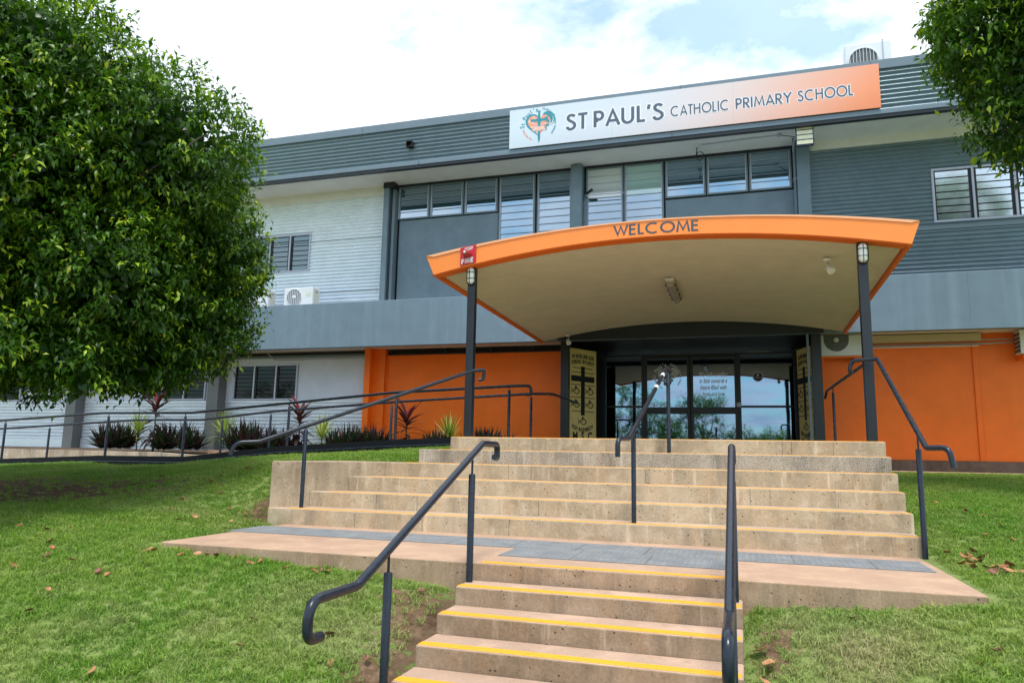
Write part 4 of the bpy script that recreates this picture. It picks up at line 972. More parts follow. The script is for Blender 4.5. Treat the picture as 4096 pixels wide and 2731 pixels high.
# door graphics: lettering and stickers on the glass
M_frost=paint('frosted_grey_vinyl',(.85,.86,.9),.7,.03,0)
dfn=lambda cx,cz:(lambda u,v,d:(cx+u,PD-.031-d,cz+v))
v1=MB(); 
dgn=dfn(.36,2.75)
emblem(dgn,.40,d1,(M_frost,M_frost,M_frost,M_black),rays=False)
at=arctext("St Paul's",.13,dgn,-.01,-.02,.27,186,92,.002,.9); merge(at,arctext("Catholic Primary School",.065,dgn,.0,0,.29,78,-42,.002,1.0)); merge(at,arctext("Faith, Hope, Love",.055,dgn,.02,.03,.35,198,243,.002,1.0,True)); obj('glass_lettering',at,M_frost,d1)
q=MB()
for i,t in enumerate(("We walk together","in faith towards a","future filled with","hope and love")): merge(q,bfont(t,.145,dfn(1.41,2.75-i*.155),0,0,.001,'CENTER',.62,.35))
obj('glass_lettering',q,M_frost,d2)
st=thing('covid_sticker',(2.42,PD,2.66),'round purple sticker with white rim and COVID-19 on the right pane','sticker')
dk=lambda r,d,n=28:MB().add([(2.42+r*math.cos(2*PI*j/n),PD-d,2.73+r*math.sin(2*PI*j/n)) for j in range(n)],[tuple(range(n))])
obj('rim',dk(.115,.0010),M_white,st); obj('disc',dk(.100,.0020),paint('purple_print',(.07,.02,.11),.4,.02,0),st)
f2=lambda u,v,d:(2.42+u,PD-d,2.73+v)
q=bfont("COVID-19",.038,f2,0,-.035,.003,'CENTER'); q.box(2.40,2.44,PD-.0035,PD-.003,2.745,2.80); obj('lettering',q,M_white,st)

# ------------------------------------------------------------------ things fixed to the building
# fire alarm plate
fa=thing('fire_alarm_sign',(-1.6,CF-.02,3.5),'red FIRE plate with beacon, fixed to the canopy front above its left post','fire alarm')
M_red=paint('red_enamel',(.50,.012,.03),.35,.05,0); M_red2=paint('red_beacon_plastic',(.36,.02,.025),.2,.1,0,spec=.7)
ft=lambda u,v,d:(-1.60+u,CF-.022-d,3.60+v)
P=[(-.118,-.135),(.118,-.095),(.105,.175),(-.125,.135)]
obj('plate',MB().prism([(-.118,-.125),(.118,-.125),(.118,.135),(-.118,.135)],lambda u,v,d:(-1.60+u,CF-.014-d,3.605+v+u*.17),0,.006),M_red,fa,bevel=.001)
fq=lambda u,v,d:(-1.60+u,CF-.0205-d,3.605+v+u*.17)
t_,_=stroke_text('FIRE',.066,.24,fq,-.096,-.108,.001,.10,0,1.25); obj('lettering',t_,M_white,fa)
t_=MB().prism([(-.062,.078),(.062,.078),(.078,.118),(-.048,.118)],fq,0,.001); obj('maker_plate',t_,M_white,fa)
obj('maker_lettering',bfont('AMPAC',.036,fq,.006,.086,.0018,'CENTER',1.0,.3),M_red,fa)
c_=(-1.605,CF-.02,3.62); obj('beacon',MB().lathe(c_,(0,-1,0),[(.058,0),(.058,.012),(.050,.02),(.050,.085),(.044,.10),(.036,.105),(.036,.125),(.030,.133)],22),M_red2,fa)
obj('beacon_tip',MB().lathe((c_[0],c_[1]-.134,c_[2]),(0,-1,0),[(.018,0),(.014,.006),(.006,.008)],14),M_white,fa)
# bulkhead lamps
M_lens=paint('frosted_lamp_glass',(.72,.74,.70),.25,.03,0,spec=.6)
bl=thing('bulkhead_lamp',(-1.60,4.08,3.20),'oval caged wall lamp on the left canopy post under the FIRE plate','wall lamp','oval caged lamps on the canopy posts')
def capsule(r,hl,y0,y1,n=10):
    out=[]
    for j in range(n+1): a=PI*j/n; out.append((r*math.cos(a),hl+r*math.sin(a)))
    for j in range(n+1): a=PI+PI*j/n; out.append((r*math.cos(a),-hl+r*math.sin(a)))
    return out
P=capsule(.060,.075,0,0); bs=MB().prism(P,lambda u,v,d:(-1.6+u,4.085-d,3.34+v),0,.018)
obj('base',bs,M_black,bl)
m=MB(); rings=[]
for s_,dd_ in ((1,.018),(.97,.035),(.85,.052),(.6,.064),(.25,.070)): rings.append([(-1.6+u*.88*s_,4.085-dd_,3.34+v*(.9 if s_==1 else .9*(.6+.4*s_))) for u,v in P])
k_=len(P); m.add([q for g_ in rings for q in g_],[(i*k_+j,i*k_+(j+1)%k_,(i+1)*k_+(j+1)%k_,(i+1)*k_+j) for i in range(4) for j in range(k_)]+[tuple(4*k_+j for j in range(k_))],True); obj('lens',m,M_lens,bl)
cg=MB()
cg.tube([(-1.6,4.075,3.34-.13),(-1.6,4.02,3.34-.115),(-1.6,4.005,3.34-.06),(-1.6,4.005,3.34+.06),(-1.6,4.02,3.34+.115),(-1.6,4.075,3.34+.13)],.004,6)
for z in (-.045,.045): cg.tube([(-1.6-.062,4.075,3.34+z),(-1.6-.055,4.03,3.34+z),(-1.6-.03,4.006,3.34+z),(-1.6+.03,4.006,3.34+z),(-1.6+.055,4.03,3.34+z),(-1.6+.062,4.075,3.34+z)],.004,6)
cg.tube([(-1.6+u*1.02,4.066,3.34+v*1.01) for u,v in P]+[(-1.6+P[0][0]*1.02,4.066,3.34+P[0][1]*1.01)],.006,6); obj('cage',cg,M_black,bl)
for c in bl.children:    # centre on the empty for copying
    pass
bl2=dup(bl,(3.512,4.08,3.20),0,'oval caged wall lamp on the right canopy post')
# batten light under the canopy
ct=thing('ceiling_light',(1.0,7.2,3.6),'long narrow weatherproof light fitting under the middle of the canopy','light')
zc=3.665
obj('housing',MB().box(.91,1.07,6.3,7.7,zc-.045,zc+.0),paint('aged_white_plastic',(.40,.36,.27),.5,.1,0),ct,bevel=.01)
obj('diffuser',MB().prism([(.925,zc-.045),(.95,zc-.10),(1.03,zc-.10),(1.055,zc-.045)],lambda u,v,d:(u,d,v),6.33,7.67),paint('dusty_diffuser',(.40,.34,.29),.3,.15,0),ct,bevel=.008)
cl=MB()
for y in (6.45,6.8,7.2,7.55):
    for x in (.912,1.068): cl.box(x-.008,x+.008,y-.02,y+.02,zc-.065,zc-.02)
objs('clip',cl,M_dark,ct); obj('end_bracket',MB().prism([(.92,6.20),(1.06,6.20),(1.045,6.3),(.935,6.3)],lambda u,v,d:(u,v,d),zc-.02,zc+.01),M_soffit,ct)
def spot(label,p):
    s_=thing('spotlight',p,label,'spotlight')
    obj('mount',MB().lathe(p,(0,0,-1),[(.055,0),(.055,.02),(.03,.03)],16),M_soffit,s_)
    x,y,z=p; obj('arm',MB().tube([(x,y,z-.02),(x+.02,y,z-.06),(x+.02,y-.02,z-.10)],.008,8),M_lav,s_)
    obj('head',MB().lathe((x+.0,y-.02,z-.10),(.35,-.55,-.75),[(.02,0),(.035,.02),(.045,.06),(.055,.12),(.050,.125)],16),M_soffit,s_)
spot('small cream spotlight under the right side of the canopy',(3.20,4.95,3.515)); spot('small cream spotlight at the left rear corner of the canopy',(-1.50,9.75,3.40))
# floodlight
fl=thing('floodlight',(3.46,10.2,7.3),'square LED floodlight with four lit rows under the roof edge','floodlight')
obj('body',MB().box(3.285,3.635,10.10,10.16,7.31,7.79),paint('navy_cast_metal',(.02,.03,.06),.45,.1,0),fl,bevel=.01)
fi=MB()
for i in range(14): fi.box(3.30+i*.0245,3.306+i*.0245,10.16,10.20,7.33,7.77)
obj('heat_fin',fi,M_dark,fl)
lp=MB()
for i in range(4): lp.box(3.305,3.615,10.092,10.10,7.345+i*.108,7.345+i*.108+.085)
objs('led_row',lp,paint('led_lens_panel',(.72,.70,.50),.25,.1,0,nscale=25),fl)
objs('bracket',MB().tube([(3.27,10.16,7.5),(3.25,10.3,7.5),(3.27,10.85,7.5)],.012,8).tube([(3.65,10.16,7.5),(3.66,10.3,7.5),(3.62,10.85,7.5)],.012,8),M_lav,fl)
# cable conduit and loop under the eave
cb=thing('cable_run',(2.4,10.5,7.7),'thin conduit and looped cable under the eave left of the floodlight','cable')
obj('conduit',MB().tube([(1.35,10.55,7.755),(3.0,10.45,7.755)],.012,8),M_lav,cb)
obj('junction_box',MB().box(1.2,1.29,10.5,10.6,7.71,7.77),M_white,cb); obj('junction_box',MB().lathe((2.98,10.45,7.765),(0,0,-1),[(.05,0),(.05,.035)],14),M_lav,cb)
lpz=[(1.25,10.55,7.71),(1.24,10.55,7.60)]+[(1.31+.08*math.cos(a),10.55,7.50+.10*math.sin(a)) for a in [PI-i*.45 for i in range(15)]]
obj('cable',MB().tube(lpz,.010,8).tube([(3.0,10.45,7.745),(3.1,10.4,7.70),(3.25,10.3,7.62),(3.30,10.2,7.55)],.008,8),M_black,cb)
# security camera between the clerestory windows
sc_=thing('bullet_camera',(-1.3,10.9,7.0),'small dark bullet camera on the middle column','camera')
obj('body',MB().tube([(-1.36,11.0,7.03),(-1.20,10.86,7.06)],.035,14),M_dark,sc_); obj('arm',MB().tube([(-1.42,11.1,6.85),(-1.41,11.05,6.98),(-1.36,11.0,7.03)],.02,10),M_greyc,sc_)
setp(obj('bar',MB().tube([(-1.38,10.98,6.98),(-.45,10.98,6.965)],.012,8),M_lav),'thin white bar in front of the blinds beside the bullet camera','bar')
# little vent box on the fascia
vb=thing('vent_box',(-6.4,9.9,8.2),'small black square outlet on the corrugated fascia','vent')
obj('hood',border(MB(),-5.62,-5.46,8.22,8.36,9.86,9.99,.012),M_black,vb); obj('outlet',MB().box(-5.60,-5.48,9.97,9.985,8.235,8.345),M_dark,vb)
vb.location=(-5.54,9.9,8.22)
for c in vb.children: c.location=Vector((-6.4,9.9,8.2))-Vector((-5.54,9.9,8.22))

# air conditioners
def ac(name_label,loc,group='white air conditioner units'):
    a=thing('air_conditioner',(0,0,0),name_label,'air conditioner',group)
    obj('casing',MB().box(-.42,.42,-.16,.16,.02,.54),M_white,a,bevel=.018,seg=3)
    m=MB(); n=28; cx,cz,r=-.12,.285,.215
    m.add([(cx+r*math.cos(2*PI*j/n),-.163,cz+r*math.sin(2*PI*j/n)) for j in range(n)],[tuple(range(n))]); paint('dark_fan_grille',(.10,.11,.12),.5,.2,0,nscale=20); obj('fan_opening',m,paint('grey_fan_guard',(.25,.26,.29),.5,.1,0),a)
    g_=MB()
    for i in range(9):
        x=cx-.21+i*.0525; hh=math.sqrt(max(0,r*r-(x-cx)**2))*.99; g_.box(x-.004,x+.004,-.176,-.168,cz-hh,cz+hh)
    g_.tube([(cx+r*math.cos(2*PI*j/36),-.168,cz+r*math.sin(2*PI*j/36)) for j in range(37)],.007,6); g_.lathe((cx,-.164,cz),(0,-1,0),[(.05,0),(.05,.008),(.02,.012)],16)
    obj('fan_grille',g_,M_white,a)
    obj('side_panel',MB().box(.421,.426,-.10,.12,.10,.50),paint('ivory_panel',(.62,.60,.54),.5,.03,0),a); obj('handle_recess',MB().box(.427,.429,-.04,.03,.42,.44),M_dark,a)
    obj('rating_label',MB().box(.22,.36,-.164,-.161,.30,.40),paint('pale_label',(.60,.66,.55),.5,.03,0),a)
    objs('foot',MB().box(-.32,-.24,-.17,.17,0,.02).box(.24,.32,-.17,.17,0,.02),M_lav,a)
    return a
a0=ac('white air conditioner on the concrete band, fan clearly visible, the right of the pair',None); a0.location=(-8.66,10.42,4.402)
a1=dup(a0,(-9.98,10.42,4.402),0,'white air conditioner on the concrete band, half hidden by the tree leaves')
rl=thing('roof_air_conditioner',(4.88,11.0,9.0),'white air conditioner standing on the roof behind the orange end of the sign','air conditioner')
def acroof():
    x0,x1,y0,y1,z0,z1=4.42,5.34,10.85,11.2,9.0,9.84
    obj('casing',MB().box(x0,x1,y0,y1,z0,z1),M_white,rl,bevel=.025,seg=3)
    cx,cz,r=4.78,9.42,.30; n=32
    obj('fan_opening',MB().add([(cx+r*math.cos(2*PI*j/n),y0-.004,cz+r*math.sin(2*PI*j/n)) for j in range(n)],[tuple(range(n))]),MATS['dark_fan_grille'],rl)
    g_=MB()
    for i in range(9):
        x=cx-.27+i*.0675; hh=math.sqrt(max(0,r*r-(x-cx)**2)); g_.box(x-.005,x+.005,y0-.03,y0-.02,cz-hh,cz+hh)
    g_.tube([(cx+r*math.cos(2*PI*j/36),y0-.015,cz+r*math.sin(2*PI*j/36)) for j in range(37)],.014,8); obj('fan_grille',g_,M_white,rl)
    objs('strap',MB().box(5.16,5.185,y0-.012,y0-.003,z0,z1+.02).box(5.16,5.185,y0-.012,y1,z1+.003,z1+.015),M_lav,rl)
    obj('badge',MB().box(5.10,5.29,y0-.002,y0-.001,9.23,9.31),paint('pale_badge',(.55,.62,.75),.5,.03,0),rl)
    obj('badge_lettering',bfont('FUJITSU',.06,lambda u,v,d:(5.195+u,y0-.0025,9.25+v),0,0,0,'CENTER'),M_red,rl)
    objs('stand',MB().box(4.5,4.54,y0,y1,8.78,9.0).box(5.2,5.24,y0,y1,8.78,9.0),M_lav,rl)
acroof()
ag=thing('wall_air_conditioner',(4.0,10.8,2.95),'grey white air conditioner hung under the band right of the entrance','air conditioner')
obj('casing',MB().box(3.62,4.45,10.80,11.1,2.97,3.40),M_white,ag,bevel=.015)
obj('fan_opening',MB().add([(3.95+.24*math.cos(PI+PI*j/20),10.796,3.30+.24*math.sin(PI+PI*j/20)) for j in range(21)]+[(4.19,10.796,3.395),(3.71,10.796,3.395)],[tuple(range(23))]),MATS['dark_fan_grille'],ag)
obj('fan_hub',MB().lathe((3.95,10.795,3.30),(0,-1,0),[(.05,0),(.04,.02)],14),M_white,ag)
objs('bracket',MB().box(3.66,3.70,10.85,11.18,2.86,2.965).box(4.30,4.34,10.85,11.18,2.86,2.965).box(3.62,4.45,10.82,10.86,2.93,2.965),M_orange,ag)
ag=thing('wall_air_conditioner',(7.4,10.8,2.95),'air conditioner hung under the band at the far right edge','air conditioner')
obj('casing',MB().box(7.20,8.1,10.72,11.05,2.93,3.40),M_white,ag,bevel=.015)
g_=MB()
for i in range(4):
    for j_ in range(5): g_.box(7.197,7.199,10.74+i*.075,10.80+i*.075,2.97+j_*.08,3.03+j_*.08)
obj('side_grille',g_,M_dark,ag); objs('bracket',MB().box(7.24,7.30,10.75,11.18,2.84,2.92),M_orange,ag)
du=thing('cable_duct',(5.5,11.1,3.2),'long beige cable duct with conduit along the top of the right orange wall','duct')
obj('duct_box',MB().box(4.46,6.62,10.98,11.17,3.245,3.40),paint('beige_duct',(.50,.40,.27),.5,.05,0),du,bevel=.006)
obj('conduit',MB().tube([(4.4,11.13,3.20),(6.8,11.13,3.20),(7.2,11.13,3.22)],.016,8).tube([(6.6,11.13,3.28),(7.2,11.13,3.28)],.014,8),M_lav,du)
obj('tray',MB().box(4.40,6.6,11.08,11.17,3.15,3.165),M_soffit,du)

# ------------------------------------------------------------------ vegetation
rng=np.random.default_rng(5)
def unit(a): return a/np.maximum(1e-9,np.linalg.norm(a,axis=1,keepdims=True))
def leaves_mesh(name,pos,dirv,up,L,Wd,tint,mat,off):
    n=len(pos); d=unit(dirv); s_=unit(np.cross(d,up)); nrm=np.cross(s_,d)
    L=L[:,None]; Wd=Wd[:,None]
    a=pos; mid=pos+d*L*.45+nrm*L*.10; lft=mid+s_*Wd+nrm*L*.05; rgt=mid-s_*Wd+nrm*L*.05; tip=pos+d*L*.96-nrm*L*.10
    V_=np.stack([a,lft,mid,rgt,tip],1).reshape(-1,3)-np.array(off); b=(np.arange(n)*5)[:,None]
    F_=np.concatenate([b+np.array([[0,2,1]]),b+np.array([[0,3,2]]),b+np.array([[1,2,4]]),b+np.array([[2,3,4]])])
    me=numesh(name,V_,F_); vattr(me,'tint',np.repeat(tint,5)); me.polygons.foreach_set('use_smooth',[True]*len(F_)); me.materials.append(mat); return me
def crown(lobes,ncl,per,L,spread,droop=.5,inner=.16,seed=1,core=0):
    """lobes: (cx,cy,cz,rx,rz). leaf sprays over the lobe surfaces"""
    g_=np.random.default_rng(seed); lb=np.array(lobes); wgt=lb[:,3]**2; pick=g_.choice(len(lb),ncl,p=wgt/wgt.sum())
    v=unit(g_.normal(size=(ncl,3))); rr=1-np.abs(g_.normal(0,.11,ncl)); k=g_.random(ncl)<inner; rr[k]=g_.uniform(.45,.85,k.sum())
    q=lb[pick]; P=q[:,:3]+v*np.c_[q[:,3],q[:,3],q[:,4]]*rr[:,None]
    # drop clusters buried deep inside other lobes
    dep=np.zeros(ncl)
    for l in lb: dep=np.maximum(dep,1-np.linalg.norm((P-l[:3])/np.array([l[3],l[3],l[4]]),axis=1))
    keep=(dep<.30)|(g_.random(ncl)<.12); P=P[keep]; v=v[keep]; n=len(P)
    cd=unit(v*.8+g_.normal(0,.45,(n,3))+np.array([0,0,.15])); ct_=g_.random(n)
    # sprays: leaves along a short twig
    t=g_.random((n,per)); P2=P[:,None,:]+cd[:,None,:]*(t*spread*1.6-spread*.5)[:,:,None]+g_.normal(0,spread*.28,(n,per,3))
    ld=cd[:,None,:]*.55+g_.normal(0,.62,(n,per,3))+np.array([0,0,-droop]); 
    upv=np.array([0,0,1.0])+g_.normal(0,.35,(n,per,3))+v[:,None,:]*.4
    hf=np.clip((P[:,2]-lb[:,2].min())/(np.ptp(lb[:,2])+.5),0,1)[:,None]  # tint rises with height: light from above put into the leaf colour
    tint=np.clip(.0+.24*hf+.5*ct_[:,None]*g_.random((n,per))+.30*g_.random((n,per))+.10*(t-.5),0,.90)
    new=(t>.8)&(ct_[:,None]>.62); tint[new]=g_.uniform(.82,.985,new.sum()); bud=g_.random((n,per))<.012; tint[bud]=1
    LL=L*g_.uniform(.65,1.2,(n,per)); LL[bud]*=.45
    A_=[P2.reshape(-1,3),ld.reshape(-1,3),upv.reshape(-1,3),LL.ravel(),(LL*g_.uniform(.16,.215,(n,per))).ravel(),tint.ravel()]
    if core:
        q=lb[g_.choice(len(lb),core,p=wgt/wgt.sum())]; v2=unit(g_.normal(size=(core,3)))*g_.uniform(.2,.72,(core,1)); B=q[:,:3]+v2*np.c_[q[:,3],q[:,3],q[:,4]]
        l2_=L*g_.uniform(1.1,1.6,core)
        E_=[B,g_.normal(size=(core,3)),g_.normal(size=(core,3)),l2_,l2_*.3,g_.uniform(0,.25,core)]  # inner fill leaves tinted dark, shade inside the crown put into their colour
        A_=[np.concatenate([a,b]) for a,b in zip(A_,E_)]
    return (*A_,P)
def limbs(base,top,tips,r0,seed,nb=14):
    rs=random.Random(seed); m=MB(); b=Vector(base); t=Vector(top); pts=[b+(t-b)*f+Vector((rs.uniform(-.06,.06),rs.uniform(-.06,.06),0))*(1 if 0<f<1 else 0) for f in (0,.05,.3,.6,1)]
    m.tube(pts,[r0*1.5,r0*1.15,r0,r0*.85,r0*.7],12)
    for i in range(nb):
        e=Vector(tips[rs.randrange(len(tips))]); s_=pts[3].lerp(pts[4],rs.random()); e=s_.lerp(e,.93)
        m1=s_.lerp(e,.35)+Vector((0,0,.15)); m2=s_.lerp(e,.7)+Vector((rs.uniform(-.15,.15),rs.uniform(-.15,.15),.12)); r_=r0*.42
        m.tube([s_,m1,m2,e],[r_,r_*.7,r_*.4,r_*.12],7)
        for j_ in range(3):
            e2=Vector(tips[rs.randrange(len(tips))])
            if (e2-m2).length<1.8: m.tube([m2,m2.lerp(e2,.5)+Vector((0,0,.08)),e2],[r_*.35,r_*.22,r_*.08],5)
    return m
def tree(label,base,lobes,ncl,per,L,spread,seed,r0,fork,group=None,name='fig_tree',cat='tree',**kw):
    t=thing(name,base,label,cat,group); P,d,u_,LL,W_,tn,cc=crown(lobes,ncl,per,L,spread,seed=seed,**kw)
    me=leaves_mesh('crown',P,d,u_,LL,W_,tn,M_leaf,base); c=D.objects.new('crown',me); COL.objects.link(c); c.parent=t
    obj('trunk',limbs(base,(base[0],base[1],fork),[tuple(x) for x in cc[::max(1,len(cc)//400)]],r0,seed),M_bark,t); return t
# left tree: lobes spread over an ellipsoid
def elobes(c,rx,rz,n,lr,seed,jit=.12,zlo=-1):
    g_=np.random.default_rng(seed); out=[]; i=np.arange(n)+.5; ph=np.arccos(1-2*i/n); th=PI*(1+5**.5)*i
    for p,t in zip(ph,th):
        z=math.cos(p)
        k=1+g_.normal(0,jit)*.5; r_=lr*g_.uniform(.62,1.30)
        out.append((c[0]+(rx-r_)*math.sin(p)*math.cos(t)*k,c[1]+(rx-r_)*math.sin(p)*math.sin(t)*k,c[2]+(rz-r_*.8)*z*k,r_,r_*.85))
    out.append((c[0],c[1],c[2],rx*.66,rz*.66)); return out
TL=(-7.9,.95); hl=h1(*TL)
lob=elobes((-8.28,.95,4.12),4.2,2.8,58,.98,3,.30)
lob+=[(-6.3,2.45,3.3,1.15,1.0),(-6.1,2.7,2.75,.95,.75),(-6.1,2.1,2.45,.85,.6),(-6.25,2.75,3.9,1.0,.9),(-4.75,.5,1.72,.38,.28),(-4.55,.42,1.5,.16,.22),(-4.9,-.55,1.75,.4,.25),(-5.1,1.6,2.0,.35,.22),(-5.9,1.1,2.15,.8,.5),(-5.5,-.1,2.05,.75,.42),(-5.9,.4,2.0,.85,.5),(-6.2,2.4,2.15,.85,.5)]
# keep the crown within its surveyed outline (as seen from the street: height angle -> reach)
OUT=[(-9999,200),(0,272),(120,380),(200,515),(320,560),(440,632),(560,600),(650,575),(720,603),(810,598),(880,545),(910,430),(940,230),(9999,150)]
def reach(y):
    for (a,xa),(b_,xb) in zip(OUT,OUT[1:]):
        if a<=y<=b_: return xa+(xb-xa)*(y-a)/(b_-a)
lob+=[(-4.9,2.3,2.45,.85,.62),(-5.15,1.8,2.0,.75,.42),(-4.8,2.5,3.2,.85,.8)]
lob2=[]
for (x,y,z,r_,rz_) in lob:
    for _ in range(30):
        d=Vector((x-CX,y-CY,z-CZ)); zf=d.dot(fw); 
        if zf<1: break
        px=(2048+2920*d.dot(r2)/zf)/1.7415; py=(1365.5-2920*d.dot(u2)/zf)/1.7415; rp=2920*r_/zf/1.7415
        over=max(px+rp*k_-reach(py-rp*q_*rz_/r_) for k_,q_ in ((1,0),(.75,.66),(.75,-.66),(.35,.93),(.35,-.93)))
        if over<=12: break
        x-=.05*r2.x*1.0; y-=.05*r2.y; x-=.02
    lob2.append((x,y,z,r_,rz_))
lob=lob2
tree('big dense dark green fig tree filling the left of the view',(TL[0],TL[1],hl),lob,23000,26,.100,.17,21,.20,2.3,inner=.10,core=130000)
TR=(7.0,4.7)
lobr=[(6.00,4.7,6.42,1.35,1.2),(5.35,4.45,6.32,.85,.85),(5.85,4.5,5.42,.95,.9),(5.40,4.45,5.07,.5,.5),(7.00,4.9,6.12,1.5,1.3),(6.20,5.2,7.12,1.4,1.0),(6.80,4.3,5.12,1.0,.9),(4.88,4.15,5.97,.42,.35),(5.10,4.2,6.67,.6,.5),(7.80,5.2,6.92,1.3,1.2),(5.70,4.5,4.74,.45,.4),(6.30,4.0,6.52,1.0,.9),(6.00,4.5,6.02,.9,.9)]
tree('leafy green tree reaching in at the upper right corner',(TR[0],TR[1],h1(*TR)),lobr,3500,22,.110,.19,8,.13,3.6,inner=.08,core=5000)
# trees over the road behind the viewer, mirrored in the entrance glass
for i,(x,y,h_,w_) in enumerate([(-7.5,-45,9.6,3.0),(-1.6,-46,8.3,2.7),(2.6,-47,5.2,2.2),(5.6,-45,4.4,2.3),(9,-46,4.9,2.6),(-12.5,-46,6.6,2.8),(-17,-45,8.0,3.2),(-23,-47,7.2,3.2),(-30,-45,9.4,3.6),(-38,-46,8.2,3.8),(14,-47,6.4,3.0),(20,-45,8.5,3.4),(28,-46,7.6,3.6),(37,-45,8.8,3.8),(-4.6,-49,6.2,2.6),(-48,-45,8.8,4)]):
    g_=random.Random(i); lo=[(x+g_.uniform(-.6,.6)*w_,y+g_.uniform(-.6,.6)*w_,-1+h_*g_.uniform(.35,.92),w_*g_.uniform(.28,.5),w_*g_.uniform(.22,.4)) for _ in range(11)]
    tree(('tall','broad','low','spreading')[i%4]+' tree across the road, mirrored in the '+('entrance doors' if -13<x<10 else 'windows'),(x,y,-1.05),lo,420,14,.30,.45,30+i,.16,h_*.3,'trees across the road behind the viewer','roadside_tree')

def strap(m,base,az,el,L,w,droop,tint,tl,seg=6,fold=.15):
    """arching strap leaf"""
    p=Vector(base); d=Vector((math.cos(az)*math.cos(el),math.sin(az)*math.cos(el),math.sin(el))); sd_=Vector((-math.sin(az),math.cos(az),0)); vs=[]
    for i in range(seg+1):
        t=i/seg; ww=w*(.45+1.9*t*(1-t)*1.2)*(1-t**3) if t<1 else .001
        nn_=sd_.cross(d).normalized(); vs+=[p-sd_*ww+nn_*ww*-fold*-1,p.copy(),p+sd_*ww+nn_*ww*fold]
        el2=math.asin(max(-1,min(1,d.z)))-droop/seg*(0.5+1.2*t); d=Vector((math.cos(az)*math.cos(el2),math.sin(az)*math.cos(el2),math.sin(el2))); p=p+d*(L/seg)
    fs=[]
    for i in range(seg): a=i*3; fs+=[(a,a+1,a+4,a+3),(a+1,a+2,a+5,a+4)]
    m.add(vs,fs,True); tl+= [tint]*len(vs)
def plantobj(name,m,tl,mat,parent):
    o=obj(name,m,mat,parent); vattr(o.data,'tint',tl); return o
def cordyline(label,p,h_,seed,group='red leaved cordylines in the garden bed'):
    rs=random.Random(seed); t=thing('cordyline',p,label,'plant',group); m=MB(); tl=[]; x,y,z=p
    nl=44
    for i in range(nl):
        f=i/nl; zz=z+h_*(.16+.68*f)+rs.uniform(-.02,.02); az=i*2.4+rs.uniform(-.2,.2); el=-.35+1.45*f**1.5; L_=.42+.16*rs.random()
        strap(m,(x+.012*math.sin(zz*5),y,zz),az,el,L_*1.15,.045+.015*rs.random(),.9*(1-f*.5),min(1,.05+.5*f*f+.5*rs.random()*f+.2*rs.random()),tl)
    plantobj('leaves',m,tl,M_cord,t); obj('stem',MB().tube([(x,y,z-.05),(x+.012,y,z+h_*.4),(x,y,z+h_*.86)],[.02,.016,.012],8),M_bark,t)
def dracaena(label,p,h_,seed):
    rs=random.Random(seed); t=thing('variegated_dracaena',p,label,'plant','yellow green spiky plants in the garden bed'); m=MB(); tl=[]; x,y,z=p
    for i in range(75):
        f=i/75; az=i*2.4+rs.uniform(-.3,.3); el=-.25+1.6*f; strap(m,(x,y,z+h_*(.35+.25*f)),az,el,.50+.16*rs.random(),.018,.5*(1-f),rs.random(),tl,5)
    plantobj('leaves',m,tl,M_drac,t); obj('stem',MB().tube([(x,y,z-.05),(x,y,z+h_*.62)],[.014,.01],7),M_lav if False else M_bark,t)
def rhoeo(label,p,wx,h_,seed):
    rs=random.Random(seed); t=thing('purple_strap_plant',p,label,'plant','low purple and green strap leaved clumps'); m=MB(); tl=[]; x,y,z=p
    for k in range(max(4,int(wx*13))):
        cx=x+rs.uniform(-.5,.5)*wx*.85; cy=y+rs.uniform(-.3,.3); hh=h_*1.3*rs.uniform(.8,1.1)*(1-.25*abs(cx-x)/(wx*.5))
        for i in range(26):
            f=i/26; strap(m,(cx,cy,z+.02+.05*f),i*2.4+rs.uniform(-.3,.3),.25+1.25*f+rs.uniform(-.1,.1),hh*rs.uniform(.9,1.2),.032,.45*(1-f),rs.uniform(0,.55) if rs.random()<.5 else rs.uniform(.55,1),tl,4)
    plantobj('leaves',m,tl,M_rhoe,t)
def bedz(y): return .70+(y-8.5)*.05
def at(px,Y): # display column -> X on plane Y, used once to read plant places off the survey table
    d=fw*2920.07+r2*((px*1.74150-2048))-u2*(1030*1.7415-1365.5); return CX+d.x*(Y-CY)/d.y
PY=9.55
for px,h_,lb in ((350,1.42,'tallest red cordyline, in front of the dark window between the columns'),(684,1.12,'red cordyline standing before white cladding beside the nearest lawn post'),(931,.98,'dark red cordyline against the left end of the orange wall')):
    cordyline(lb,(at(px,PY),PY,.80),h_,int(px))
for px,h_,lb in ((313,.82,'yellow green spiky plant beside the tallest red cordyline'),(512,.85,'yellow green spiky plant next to the grey lower column'),(738,.66,'yellow green spiky plant between two purple clumps before white cladding'),(1030,.66,'green spiky plant in front of the orange wall beside the canopy post')):
    dracaena(lb,(at(px,PY+.1),PY+.1,.80),h_,int(px))
for px,wx,h_,lb in ((268,1.05,.50,'purple clump at the left end of the garden bed'),(405,1.25,.50,'wide purple clump right of the tallest red cordyline'),(563,1.1,.52,'purple clump right of the grey lower column'),(636,.7,.44,'small purple clump left of the middle red cordyline'),(800,.95,.48,'purple clump against the white cladding beside the orange column'),(862,.7,.46,'purple clump in front of the orange column'),(1018,.8,.40,'purple clump in front of the orange wall left of the canopy post'),(1135,1.0,.45,'purple clump in front of the orange wall right of the canopy post')):
    rhoeo(lb,(at(px,9.3),9.3,.78),wx,h_,int(px))

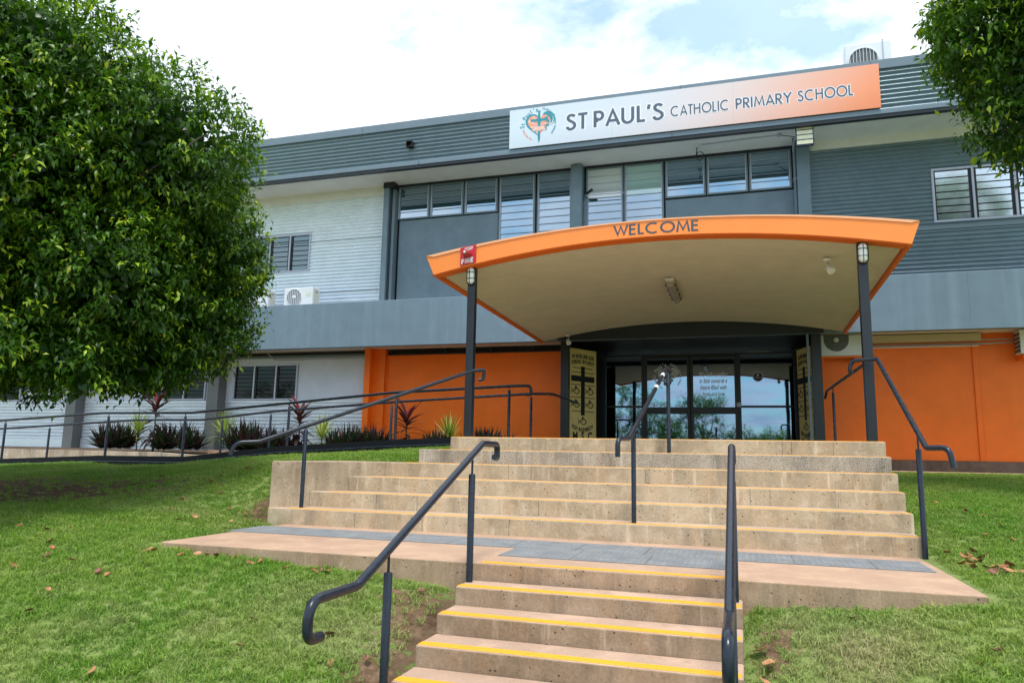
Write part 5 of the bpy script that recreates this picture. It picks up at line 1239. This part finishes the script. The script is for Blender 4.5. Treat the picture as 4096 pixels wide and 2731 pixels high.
# fallen leaves
def dry(seed):
    rs=random.Random(seed); m=MB(); n=6; L_=.075; vs=[]; cu=rs.uniform(.5,1.6); tw=rs.uniform(-.6,.6)
    for i in range(n+1):
        t=i/n; w_=.026*math.sin(PI*min(1,t*.92+.05))**.8; a=cu*(t-.5); x=L_*(t-.5); z=.012*cu*(4*(t-.5)**2); r_=tw*(t-.5)
        for s_ in (-1,-.5,0,.5,1): vs.append((x,s_*w_*math.cos(r_),z+abs(s_)**1.5*w_*.45*cu*.6+s_*w_*math.sin(r_)+.003))
    m.add(vs,[(i*5+j,(i+1)*5+j,(i+1)*5+j+1,i*5+j+1) for i in range(n) for j in range(4)],True); return m.mesh('fallen_leaf')
var=[]
for i in range(9):
    me=dry(i); me.materials.append(M_dryleaf[i%3]); var.append(me)
rs=random.Random(99); spots=[]
def sc(x0,x1,y0,y1,n,lab,grp,s0=.65,s1=1.1):
    k=0
    while k<n:
        x=rs.uniform(x0,x1); y=rs.uniform(y0,y1)
        if XL-.1<x<XR+.08 and y<0.1: continue
        if -3.15<x<3.7 and y>-.12: continue
        spots.append((x,y,lab,grp,rs.uniform(s0,s1))); k+=1
LL1='dry brown leaf lying on the lawn left of the steps'; LL2='dry brown leaf lying on the lawn right of the steps'; LL3='curled brown leaf in the drift at the foot of the right handrail'; LL4='large crumpled brown leaf beside the right edge of the lower steps'
sc(-4.2,-.2,-2.2,-.15,26,LL1,'leaves on the left lawn'); sc(-7.5,-3.2,-1.0,5.0,44,LL1,'leaves on the left lawn'); sc(-2.9,-.3,-.22,-.12,14,LL1,'leaves on the left lawn')
sc(2.2,5.2,-1.9,-.15,14,LL2,'leaves on the right lawn'); sc(3.75,6.2,.2,4.2,26,LL2,'leaves on the right lawn')
sc(3.60,4.0,.9,2.0,26,LL3,'leaf drift at the right handrail',.9,1.3)
sc(2.10,2.22,-1.6,-.2,9,LL4,'leaves beside the lower steps',1.2,1.8)
P=np.array([(a[0],a[1]) for a in spots]); Z=H(P)
for (x,y,lab,grp,s_),z in zip(spots,Z):
    o=D.objects.new('fallen_leaf',var[rs.randrange(9)]); COL.objects.link(o); o.location=(x,y,z+rs.uniform(.018,.035)); o.rotation_euler=(rs.uniform(-.6,.6),rs.uniform(-.6,.6),rs.uniform(0,6.28)); o.scale=(s_,)*3
    setp(o,lab,'leaf',grp)
